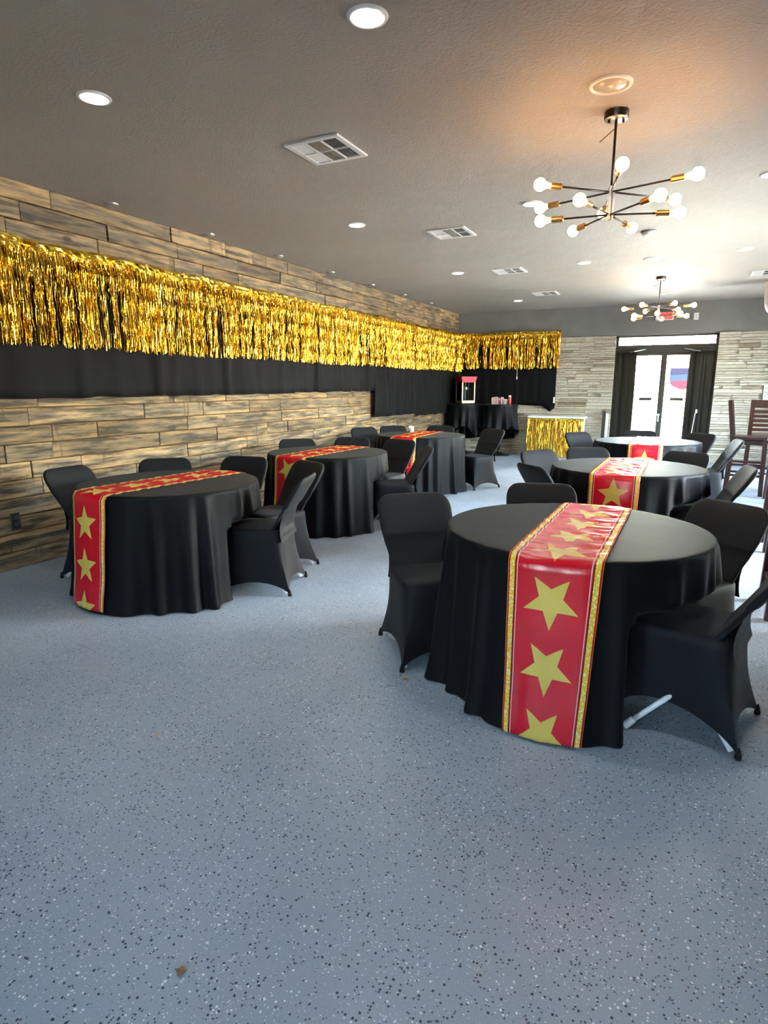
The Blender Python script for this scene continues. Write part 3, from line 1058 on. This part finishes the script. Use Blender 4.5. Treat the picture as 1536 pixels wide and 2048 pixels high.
def chair_proto(name, label, rc=None):
    t = thing(name, label, 'chair', (0,0,0), 0, 'black covered folding chairs around the tables')
    a = cover_mesh(rc).build('seat_cover', M_spandex, t, True, angle=60)
    bk = back_mesh().build('backrest_cover', M_spandex, t, True, angle=60)
    for sx in (-1, 1):
        lg = MB().tube([(sx*.192, .190, .012), (sx*.125, -.08, .40)] if not (rc == (sx, 1)) else [(sx*.258, .145, .02), (sx*.15, -.045, .215)], .0115, 10).build('leg', M_whitep, t, True)
        if rc == (sx, 1):
            MB().tube([(sx*.264, .156, .006), (sx*.260, .149, .014), (sx*.247, .125, .042)], [.0165, .0175, .015], 12).build('foot_cap', M_whitep, lg, True)
            lg['label'] = 'white metal leg sticking out below the cover'
        MB().tube([(sx*.190, -.235, .012), (sx*.120, .06, .40)], .0115, 10).build('leg', M_whitep, t, True)
    return t

TAB = {'R1': (-.459, 2.987), 'R2': (-.449, 5.501), 'R3': (-.465, 8.162), 'L1': (-3.282, 3.150), 'L2': (-3.332, 5.361), 'L3': (-3.357, 7.844)}
n1, n2, n3 = 'near right table', 'middle right table', 'far right table by the door'
m1, m2, m3 = 'near left table', 'middle left table', 'far left table'
CH = [
 ('R1', -1.17, 2.90, 310, 'black covered chair at the left of the near right table, seat facing the camera', 0),
 ('R1', -.71, 3.53, 287, 'black covered chair behind the near right table, only its top edge showing', 0),
 ('R1', .03, 3.38, 234, 'black covered chair at the far right side of the near right table', 0),
 ('R1', .075, 2.785, 167, 'large black covered chair at lower right with a white leg sticking out', 1),
 ('R2', -.85, 5.05, 45, 'black covered chair seen edge on at the near left of the middle right table', 0),
 ('R2', -1.02, 5.70, 322, 'black covered chair at the far left of the middle right table', 0),
 ('R2', -.76, 6.09, 295, 'black covered chair behind the middle right table, left of the runner', 0),
 ('R2', -.15, 6.06, 244, 'black covered chair behind the middle right table, right of the runner', 0),
 ('R2', .09, 5.36, 188, 'black covered chair at the right of the middle right table, seen edge on', 0),
 ('R3', .165, 8.04, 190, 'black covered chair at the right of the far right table, tilted back before the stools', 0),
 ('R3', -1.07, 8.25, 322, 'black covered chair at the left of the far right table by gold box', 0),
 ('R3', -.60, 8.80, 272, 'black covered chair behind the far right table in front of the doors', 0),
 ('R3', -.08, 8.69, 229, 'black covered chair at the far right side of the far right table', 0),
 ('L1', -3.90, 3.08, 5, 'black covered chair at the left of the near left table beside the wall outlet', 0),
 ('L1', -3.76, 3.55, 314, 'black covered chair behind the near left table, left of the runner end', 0),
 ('L1', -3.39, 3.88, 284, 'black covered chair behind the near left table, right of the runner end', 0),
 ('L1', -2.69, 3.40, 199, 'black covered chair at the right of the near left table, side view with seat showing', 0),
 ('L1', -2.91, 3.85, 248, 'black covered chair partly hidden behind the side view chair at near left table', 0),
 ('L2', -3.86, 5.67, 314, 'black covered chair behind the middle left table, left of the runner', 0),
 ('L2', -3.50, 6.06, 290, 'black covered chair behind the middle left table at the runner end', 0),
 ('L2', -3.03, 6.04, 262, 'black covered chair behind the middle left table, right of the runner', 0),
 ('L2', -2.67, 5.57, 213, 'black covered chair at the right of the middle left table with white leg tip', 1),
 ('L3', -4.06, 7.80, 325, 'black covered chair at the left of the far left table, whole back visible', 0),
 ('L3', -3.87, 8.25, 312, 'black covered chair behind the far left table, left of the runner', 0),
 ('L3', -3.41, 8.55, 279, 'black covered chair behind the far left table, right of the white napkin', 0),
 ('L3', -2.68, 8.26, 242, 'black covered chair at the right of the far left table', 0),
]
protos = [None, None]
for tn, x, y, fa, lab, kind in CH:
    rz = radians(fa - 90)
    if protos[kind] is None:
        protos[kind] = chair_proto('folding_chair', lab, (-1, 1) if kind else None)
        protos[kind].location = (x, y, 0); protos[kind].rotation_euler = (0, 0, rz)
    else:
        dup(protos[kind], (x, y, 0), rz, lab)

# ------------------------------------------------------------------ round tables, cloths, runners
TR, TZ = .61, .757
def table_body(x, y, label):
    t = thing('round_table', label, 'table', (x, y, 0), 0, 'round folding tables')
    MB().lathe([(TR-.012, .715), (TR-.006, .72), (TR-.006, .742), (TR-.012, .748)], (0,0,0), 56).build('tabletop', M_offw, t, True, angle=40)
    for k in range(4):
        a = pi/4 + k*pi/2
        MB().tube([(.20*cos(a), .20*sin(a), 0), (.20*cos(a), .20*sin(a), .716)], .014, 10).build('leg', M_steel, t, True)
    return t
def inside_chair(px, py, ch, mrg):
    _, cx, cy, fa, _, _ = ch
    a = radians(fa); fx, fy = cos(a), sin(a)
    dx, dy = px-cx, py-cy
    ly = dx*fx + dy*fy; lx = dx*fy - dy*fx
    return abs(lx) < .228+mrg and -.29-mrg < ly < .225+mrg
def cloth_mesh(tn, seed):
    tx_, ty_ = TAB[tn]
    r_ = random.Random(seed)
    chs = [c_ for c_ in CH if c_[0] == tn]
    NT, NZ = 240, 34
    ridges = []
    a = 0
    while a < 2*pi:
        ridges.append((a, r_.uniform(.045, .085), r_.uniform(.3, 1.0))); a += r_.uniform(.17, .40)
    def fold(t):
        s = 0
        for c_, w, h_ in ridges:
            d_ = (t-c_+pi) % (2*pi) - pi
            s = max(s, h_*math.exp(-(d_/w)**2))
        return s
    zs = [TZ - .004 - (TZ-.010)*(j/(NZ-1))**1.0 for j in range(NZ)]
    Rg = [[0]*NT for _ in range(NZ)]
    lim = [[9]*NT for _ in range(NZ)]
    for i in range(NT):
        t = 2*pi*i/NT
        fo = fold(t)
        dr = abs((t + pi/2 + pi) % (2*pi) - pi); dr2 = abs((t - pi/2 + pi) % (2*pi) - pi)
        damp = min(1, max(0, (min(dr, dr2)-.30)/.18))
        for j, z in enumerate(zs):
            h_ = 1 - z/TZ
            r = TR + .004 + (.030 + .040*(1-damp))*h_**1.2 + (.105*fo-.022)*h_**.62*damp + .020*h_**14
            Rg[j][i] = r
            if z < .485:
                rr_ = r; step = .01; c0, s0 = cos(t), sin(t)
                while rr_ > .30 and any(inside_chair(tx_+rr_*c0, ty_+rr_*s0, c_, .012) for c_ in chs): rr_ -= step
                # a chair leg wholly inside counts too
                q = .30
                while q < rr_ and not any(inside_chair(tx_+q*c0, ty_+q*s0, c_, .012) for c_ in chs): q += step
                rr_ = min(rr_, q)
                if rr_ < r: lim[j][i] = rr_; Rg[j][i] = rr_
    for _ in range(6):
        G = [row[:] for row in Rg]
        for j in range(1, NZ-1):
            for i in range(NT):
                s = (G[j][i-1] + G[j][(i+1) % NT] + G[j-1][i] + G[j+1][i] + 2*G[j][i])/6
                near = lim[j][i] < 8 or lim[j][i-1] < 8 or lim[j][(i+1) % NT] < 8 or lim[j][i-3] < 8 or lim[j][(i+3) % NT] < 8 or lim[j+1][i] < 8 or lim[min(NZ-1, j+3)][i] < 8
                if near: Rg[j][i] = min(s, lim[j][i])
        for i in range(NT):
            Rg[0][i] = TR+.003
            Rg[NZ-1][i] = min(Rg[NZ-2][i] + .004, lim[NZ-1][i])
    v = []; f = []
    tops = [(.10, TZ), (.22, TZ), (.34, TZ), (.46, TZ), (.55, TZ), (.595, TZ), (.606, TZ-.001)]
    for r, z in tops:
        for i in range(NT):
            t = 2*pi*i/NT
            v.append((r*cos(t), r*sin(t), z + .0006*sin(13*r*cos(t)*4)))
    for j, z in enumerate(zs):
        for i in range(NT):
            t = 2*pi*i/NT
            v.append((Rg[j][i]*cos(t), Rg[j][i]*sin(t), z))
    K = len(tops)+NZ
    for j in range(K-1):
        for i in range(NT):
            i2 = (i+1) % NT
            f.append((j*NT+i, j*NT+i2, (j+1)*NT+i2, (j+1)*NT+i))
    v.append((0, 0, TZ)); ci = len(v)-1
    for i in range(NT): f.append((ci, i, (i+1) % NT))
    return MB().add(v, f)

def runner(tn, cx_off, rot, zb, phase, srot, label, seed, wr=.0034, taper=.04):
    tx_, ty_ = TAB[tn]
    W = .37
    nu = 25
    r_ = random.Random(seed)
    th = radians(rot)
    dirv = (-sin(th), cos(th)); acr = (cos(th), sin(th))
    ds = []
    ltop = 1.26
    # samples of arclength parameter: -drop .. top .. +drop
    drop = TZ - zb
    nd, ntp = 30, 70
    par = [('f', drop*(1 - i/nd)) for i in range(nd)] + [('t', i/ntp) for i in range(ntp+1)] + [('b', drop*.98*(i+1)/nd) for i in range(nd)]
    ph = [r_.uniform(0, 6.28) for _ in range(8)]
    v = []; uv = []
    for kind, q in par:
        for i in range(nu):
            u = -W/2 + W*i/(nu-1)
            x_ = cx_off + u*(1 - taper*q/TZ if kind == 'f' else 1)
            e = sqrt((TR+.012)**2 - x_*x_)
            wv = (sin(x_*40+ph[0])*.4 + sin(x_*95+ph[1])*.3)
            if kind == 't':
                s = -e + 2*e*q
                edge = min(1, (1-abs(2*q-1))*14)
                z = TZ + .0035 + wr*edge*(1 + .9*sin(s*85+ph[2]+3*sin(x_*14)) + .7*sin(s*47+ph[3]-2.0*x_*9) + .5*sin(s*150+x_*30+ph[4]))*.8
                if edge < 1: z -= .004*(1-edge)
                vv = s + e0 if False else s
                vcoord = s
            else:
                sg = -1 if kind == 'f' else 1
                hh = q/TZ
                outw = .018 + .075*hh**1.2 + .006*hh*wv + .004*sin(q*17+ph[5])*hh
                s = sg*(e + outw)
                z = TZ - .004 - q
                if z < .012: z = .012
                vcoord = sg*(e + q)
            X = acr[0]*x_ + dirv[0]*s; Y = acr[1]*x_ + dirv[1]*s
            v.append((X, Y, z)); uv.append((u, vcoord))
    m = MB()
    nv = len(par)
    f = []
    for j in range(nv-1):
        for i in range(nu-1):
            f.append((j*nu+i, j*nu+i+1, (j+1)*nu+i+1, (j+1)*nu+i))
    m.add(v, f)
    o = m.build('table_runner', runner_mat('star_runner_print', phase, radians(srot)), None, True, loc=(tx_, ty_, 0), solid=.0008)
    ul = o.data.uv_layers.new(name='print')
    for lp in o.data.loops:
        ul.data[lp.index].uv = uv[lp.vertex_index]
    return tag(o, label, 'table runner', 'red runners with gold stars')

for i, (tn, nm) in enumerate((('R1', 'round table under black cloth nearest the camera on the right'), ('R2', 'round table under black cloth in the middle of the right row'), ('R3', 'round table under black cloth in front of the glazed doors'),
                 ('L1', 'round table under black cloth nearest the camera on the left'), ('L2', 'round table under black cloth in the middle of the left row'), ('L3', 'round table under black cloth farthest back in the left row'))):
    x, y = TAB[tn]
    table_body(x, y, nm)
    cl = cloth_mesh(tn, 40+i).build('tablecloth', M_table, None, True, loc=(x, y, 0))
    tag(cl, {'R1': 'floor length black tablecloth on the big near right table', 'R2': 'black tablecloth on the middle table of the right row',
             'R3': 'black tablecloth on the table in front of the doors, top shining blue grey', 'L1': 'black tablecloth on the near left table beside the plank wall',
             'L2': 'black tablecloth on the middle table of the left row', 'L3': 'black tablecloth on the far left table with the white napkin'}[tn], 'tablecloth', 'round black tablecloths')
runner('R1', .028, 0, .012, -.785, -89, 'red star runner on the near right table, three gold stars hanging down front', 1, .0042, .14)
runner('R2', -.034, 0, .05, -.755, 90, 'red star runner on the middle right table reflecting the door', 2)
runner('R3', .027, 0, .05, -.79, 90, 'red star runner on the far right table with white glare', 3)
runner('L1', -.035, -4.5, .03, -.80, 92, 'red star runner on the near left table hanging towards the camera', 4)
runner('L2', -.03, -2, .02, -.735, -100, 'red star runner on the middle left table partly behind a chair', 5)
runner('L3', -.03, 4, .03, -.75, 90, 'red star runner on the far left table beside the white napkin', 6)

# ------------------------------------------------------------------ corner: cocktail tables, popcorn machine, snacks
def cocktail(x, y, lab_t, lab_c, seed, rz):
    t = thing('cocktail_table', lab_t, 'table', (x, y, 0), 0, 'tall cocktail tables in the corner')
    MB().lathe([(.225, 0), (.225, .008), (.16, .022), (.07, .045), (.035, .075), (.03, .11)], (0,0,0), 36).build('base', M_blackm, t, True, angle=50)
    MB().tube([(0,0,.10), (0,0,1.02)], .026, 16).build('pole', M_blackm, t, True)
    MB().lathe([(.35, 1.015), (.36, 1.02), (.36, 1.035), (.35, 1.04)], (0,0,0), 44).build('tabletop', M_blackm, t, True, angle=40)
    r_ = random.Random(seed)
    NT, NZ = 120, 16
    ph = [r_.uniform(0, 6.28) for _ in range(4)]
    v = []; f = []
    for r, z in ((.08, 1.045), (.2, 1.045), (.32, 1.045), (.362, 1.043)):
        for i in range(NT):
            a = 2*pi*i/NT; v.append((r*cos(a), r*sin(a), z))
    for j in range(1, NZ+1):
        s = j/NZ
        for i in range(NT):
            a = 2*pi*i/NT
            k = 1/max(abs(cos(a-rz)), abs(sin(a-rz)))   # square cloth: corners hang lower
            dz = (.44 + .24*(k-1)/.414)
            fo = .5+.5*sin(13*a+ph[0]+.9*sin(3*a+ph[1]))
            r = .366 + (-.075 + .11*fo*s)*s**.7*.9 + .01*s
            v.append((r*cos(a), r*sin(a), 1.041 - dz*s))
    K = 4+NZ
    for j in range(K-1):
        for i in range(NT):
            i2 = (i+1) % NT
            f.append((j*NT+i, j*NT+i2, (j+1)*NT+i2, (j+1)*NT+i))
    v.append((0,0,1.045)); ci = len(v)-1
    for i in range(NT): f.append((ci, i, (i+1) % NT))
    o = MB().add(v, f).build('cocktail_cloth', M_table, None, True, loc=(x, y, 0))
    tag(o, lab_c, 'tablecloth', 'square black cloths on the cocktail tables')
cocktail(-4.27, 12.34, 'tall cocktail table in the corner under the popcorn machine', 'black cloth under the popcorn machine in the corner', 3, .2)
cocktail(-3.53, 12.40, 'tall cocktail table with black round foot left of the gold box', 'black cloth hanging in points below the snack cartons', 4, -.55)
# popcorn machine
pm = thing('popcorn_machine', 'small red topped popcorn machine with glass sides on the corner table', 'popcorn machine', (-4.27, 12.34, 1.046), radians(45))
W2, D2 = .15, .15
ps = MB()
for sx in (-1, 1):
    for sy in (-1, 1):
        ps.cbox((sx*(W2-.012), sy*(D2-.012), .235), (.024, .024, .41), .003)
for sy in (-1, 1):
    ps.cbox((0, sy*(D2-.012), .045), (2*W2, .024, .05), .004)
for sx in (-1, 1):
    ps.cbox((sx*(W2-.012), 0, .045), (.024, 2*D2, .05), .004)
ps.build('frame', M_cream, pm)
MB().cbox((0, 0, .012), (.29, .29, .024), .004).build('base', M_blackm, pm)
rf = MB()
rf.add([(-.15,-.15,.44),(.15,-.15,.44),(.15,.15,.44),(-.15,.15,.44),(-.178,-.172,.555),(.178,-.172,.555),(.178,.172,.555),(-.178,.172,.555)],
       [(0,3,2,1),(4,5,6,7),(0,1,5,4),(1,2,6,5),(2,3,7,6),(3,0,4,7)])
rf.build('canopy', M_red, pm)
for k, (x0, x1, y0, y1) in enumerate(((-.126, .126, -.143, -.139), (-.143, -.139, -.126, .126), (.139, .143, -.126, .126))):
    MB().box(x0, x1, y0, y1, .07, .44).build('glass_pane', M_glass, pm)
MB().box(-.126, .126, .136, .142, .07, .44).build('back_panel', M_blackm, pm)
kt = MB().lathe([(.001, .27), (.04, .272), (.052, .29), (.054, .335), (.05, .345), (.001, .35)], (0,0,0), 24)
ko = kt.build('kettle', M_steel, pm, True, angle=40)
MB().tube([(.0, 0, .35), (.0, 0, .44)], .006, 8).build('hanger', M_steel, ko)
MB().tube([(.055, -.02, .31), (.10, -.06, .30)], .006, 8).build('handle', M_steel, ko)
MB().tube([(0, 0, .275), (0, 0, .055)], .012, 8).build('dump_rod', M_steel, pm)
MB().lathe([(.001, .03), (.11, .03), (.115, .045), (.001, .06)], (0,0,0), 20).build('tray', M_steel, pm, True)
# snack cartons
M_carton, nt, b, N, L = new_mat('striped_carton')
tc = N.new('ShaderNodeTexCoord').outputs['Object']
sp = N.new('ShaderNodeSeparateXYZ'); L.new(tc, sp.inputs[0])
st_ = math_(N, L, 'GREATER_THAN', math_(N, L, 'SINE', math_(N, L, 'MULTIPLY', sp.outputs[0], 190)), .35)
L.new(mix(N, L, st_, (.78, .66, .64), (.55, .10, .14)), b.inputs['Base Color']); setp(b, Roughness=.5)
M_pale = plain('pale_green_card', (.50, .55, .46), .5)
M_pink = plain('pink_white_card', (.80, .58, .58), .5)
def carton(x, y, rz, mat, w, h_, label, lid=None):
    t = thing('snack_carton', label, 'carton', (x, y, 1.046), rz, 'snack cartons on the cocktail table')
    b0, t0 = w*.42, w*.5
    m = MB().add([(-b0,-b0*.8,0),(b0,-b0*.8,0),(b0,b0*.8,0),(-b0,b0*.8,0),(-t0,-t0*.8,h_),(t0,-t0*.8,h_),(t0,t0*.8,h_),(-t0,t0*.8,h_)],
                 [(0,3,2,1),(0,1,5,4),(1,2,6,5),(2,3,7,6),(3,0,4,7),(4,5,6,7)])
    m.build('box', mat, t)
    MB().add([(-t0,-t0*.8,h_),(t0,-t0*.8,h_),(t0*.6,-t0*.82,h_+.025),(-t0*.6,-t0*.82,h_+.025),(-t0,-t0*.8+.002,h_),(t0,-t0*.8+.002,h_),(t0*.6,-t0*.82+.002,h_+.025),(-t0*.6,-t0*.82+.002,h_+.025)],
             [(0,1,2,3),(7,6,5,4),(0,4,5,1),(1,5,6,2),(2,6,7,3),(3,7,4,0)]).build('flap', mat, t)
    return t
carton(-3.655, 12.33, .2, M_pink, .085, .115, 'pink and white snack carton at the left end of the row')
carton(-3.575, 12.30, -.1, M_carton, .10, .125, 'red striped snack carton second from the left')
carton(-3.475, 12.33, .15, M_carton, .075, .12, 'narrow red striped snack carton third from the left')
t = thing('snack_tub', 'pale green round tub right of the striped cartons', 'tub', (-3.40, 12.31, 1.046))
MB().lathe([(.036, 0), (.040, .003), (.043, .085), (.043, .088)], (0,0,0), 24).build('tub_body', M_pale, t, True, angle=40)
MB().lathe([(.045, .086), (.046, .09), (.045, .10), (.04, .102)], (0,0,0), 24).build('lid', M_whitep, t, True, angle=40)
t = thing('sauce_bottle', 'red bottle with white cap at the right end of the snacks', 'bottle', (-3.305, 12.27, 1.046))
MB().lathe([(.030, 0), (.033, .004), (.033, .13), (.028, .145), (.024, .15)], (0,0,0), 24).build('bottle_body', M_red, t, True, angle=40)
MB().lathe([(.026, .148), (.027, .15), (.026, .178), (.02, .182)], (0,0,0), 24).build('cap', M_whitep, t, True, angle=40)

# gold covered box in front of the stone wall
gb = thing('gold_covered_box', 'white topped low box with gold foil fringe front by the stone wall', 'box', (-2.42, 12.62, 0))
MB().cbox((0, .05, .39), (1.03, .34, .78), .006).build('body', M_white, gb)
MB().cbox((0, .04, .802), (1.10, .42, .044), .006).build('top', M_white, gb)
v = []; f = []; pk = []
r_ = random.Random(77)
for lay in range(2):
    s = -.55
    while s < .55:
        w = r_.uniform(.006, .011); a = r_.uniform(0, 6.28); base = len(v); p0 = r_.random()
        for j in range(11):
            t_ = j/10; z = .775 - .755*t_
            a += r_.uniform(-.7, .7)
            d0 = -.148 - lay*.010 - .012*sin(s*19)*t_ + r_.uniform(-.003, .003)
            v.append((s - cos(a)*w/2, d0 + sin(a)*w/2*.6, z)); v.append((s + cos(a)*w/2, d0 - sin(a)*w/2*.6, z))
            if j:
                k = base+2*j; f.append((k-2, k-1, k+1, k)); pk.append(min(1, max(0, p0*.7+r_.uniform(0, .3))))
        s += r_.uniform(.005, .011)
m = MB(); m.v = v; m.f = f; m.keep_normals = True
o = m.build('foil_strands', M_gold, gb); o['kind'] = 'stuff'; pick_attr(o.data, pk)
o = MB().grid(40, 5, lambda i, j: (-.55+1.10*i/39, -.152 - .006*sin(i*1.1+j) - (.012 if j in (1, 2) else 0), .782 - .014*j - .022*sin(pi*i/39)*j/4)).build('header_strip', M_gold, gb)
pick_attr(o.data, [r_.random() for _ in o.data.polygons])

# black and white upright board beside the door
t = thing('upright_board', 'narrow black board with white edge standing against the stone by the door', 'board', (-1.555, 12.84, 0))
MB().obox((0, 0, 0), (0, .05, .93), .055, .03, (0, 1, 0)).build('black_board', M_blackp, t)
MB().obox((.062, .02, 0), (.062, .06, .88), .045, .03, (0, 1, 0)).build('white_board', M_whitep, t)

# white notice on the stone at the right edge
t = thing('wall_notice', 'white notice with dark lines of text on the stone, cut by right edge', 'sign', (1.29, YB-.05, 1.30))
MB().cbox((0, 0, 0), (.36, .012, .27), .003).build('board', M_whitep, t)
lt = MB()
for k, (zz, a, c_) in enumerate(((.075, -.15, .12), (.045, -.12, .14), (.005, -.16, .15), (-.03, -.13, .10), (-.065, -.15, .13))):
    x = a; rr_ = random.Random(k)
    while x < c_:
        l = rr_.uniform(.018, .05)
        lt.box(x, x+l, -.0085, -.006, zz-.006, zz+.006); x += l+.012
lo = lt.build('lettering', M_ventface, t)

# ------------------------------------------------------------------ bar stools
def stool(x, y, face, label, first=[None]):
    rz = radians(face-90)
    if first[0] is not None: return dup(first[0], (x, y, 0), rz, label)
    t = thing('bar_stool', label, 'bar stool', (x, y, 0), rz, 'dark cherry bar stools')
    MB().cbox((0, .0, .745), (.43, .42, .045), .012).build('seat', M_cherry, t)
    ap = MB()
    for sy in (-1, 1): ap.box(-.18, .18, sy*.18-.01, sy*.18+.01, .66, .725)
    for sx in (-1, 1): ap.box(sx*.18-.01, sx*.18+.01, -.18, .18, .66, .725)
    ap.build('apron', M_cherry, t)
    for sx in (-1, 1):
        MB().obox((sx*.20, .195, 0), (sx*.185, .18, .73), .052, .052).build('leg', M_cherry, t)
        m = MB(); m.obox((sx*.20, -.215, 0), (sx*.185, -.19, .74), .054, .054); m.obox((sx*.185, -.19, .72), (sx*.185, -.265, 1.235), .052, .048)
        m.build('leg', M_cherry, t)
    for k, z in enumerate((.84, .90, .96, 1.02, 1.08)):
        yy = -.19 - .075*(z-.72)/.515
        MB().cbox((0, yy, z), (.34, .020, .040), .004).build('back_slat', M_cherry, t)
    MB().cbox((0, -.262, 1.185), (.40, .028, .10), .008).build('top_rail', M_cherry, t)
    for z, s in ((.20, 1), (.32, -1)):
        MB().obox((-.19, s*.19, z), (.19, s*.19, z), .03, .022).build('stretcher', M_cherry, t)
    for sx in (-1, 1):
        for z in (.26, .40): MB().obox((sx*.193, -.2, z), (sx*.193, .19, z), .022, .03).build('stretcher', M_cherry, t)
    first[0] = t
    return t
stool(.72, 9.42, 355, 'dark wood bar stool with its back post in front of the stone wall')
stool(.93, 9.86, 86, 'dark wood bar stool with slatted back facing the camera, behind another stool')
stool(1.16, 8.86, 2, 'dark wood bar stool cut by the right edge, nearer leg beside other stools')
stool(.885, 6.27, 180, 'dark wood bar stool of which one leg shows above the lower right chair')
stool(.74, 4.45, 180, 'dark wood bar stool of which one leg tip shows beside the lower right chair')

# ------------------------------------------------------------------ small things
t = thing('power_outlet', 'black power outlet low on the plank wall at the left edge', 'outlet', (XW+.006, 2.868, .385))
MB().cbox((.004, 0, 0), (.010, .078, .125), .003).build('cover_plate', M_blackp, t)
for s in (-1, 1): MB().cbox((.010, 0, s*.027), (.006, .034, .038), .003).build('socket', M_dark, t)

def crumple(name, loc, size, mat, label, cat, seed, flat=1.0):
    bm = bmesh.new(); bmesh.ops.create_icosphere(bm, subdivisions=2, radius=1)
    r_ = random.Random(seed)
    zmin = 9
    for q in bm.verts:
        k = r_.uniform(.65, 1.15)
        q.co = Vector((q.co.x*size*k, q.co.y*size*k*.8, q.co.z*size*k*flat)); zmin = min(zmin, q.co.z)
    m = MB()
    bm.verts.index_update()
    m.add([(q.co.x, q.co.y, q.co.z-zmin) for q in bm.verts], [tuple(q.index for q in f.verts) for f in bm.faces]); bm.free()
    return tag(m.build(name, mat, None, False, loc=loc), label, cat)
crumple('paper_napkin', (-3.60, 8.06, TZ+.002), .052, M_whitep, 'crumpled white napkin on the far left table by the runner', 'napkin', 2, .9)
M_leaf = plain('dry_leaf', (.22, .13, .055), .7)
M_scrap = plain('orange_scrap', (.62, .30, .08), .6)
def leaf(loc, s, mat, label, seed, name='dry_leaf', cat='leaf'):
    r_ = random.Random(seed); n = 9
    v = []; f = []
    for k in range(n):
        a = 2*pi*k/n; r = s*r_.uniform(.55, 1.0)*(1 if k % 2 else .75)
        v.append((r*cos(a), r*sin(a)*.75, .004+r_.uniform(0, s*.22)))
    v.append((0, 0, .003))
    for k in range(n): f.append((n, k, (k+1) % n))
    o = MB().add(v, f).build(name, mat, None, False, loc=loc, solid=.001)
    return tag(o, label, cat)
leaf((-1.006, .888, .001), .020, M_leaf, 'dry brown scrap on the floor near the bottom edge', 3, 'floor_scrap', 'scrap')
leaf((-1.147, 2.54, .001), .022, M_scrap, 'orange scrap on the floor left of the near right table', 4, 'floor_scrap', 'scrap')
leaf((-1.864, 1.619, .001), .012, M_scrap, 'tiny orange scrap on the open floor at the left', 5, 'floor_scrap', 'scrap')
leaf((.432, 3.485, .001), .020, M_whitep, 'white paper scrap on the floor right of the lower right chair', 6, 'floor_scrap', 'scrap')
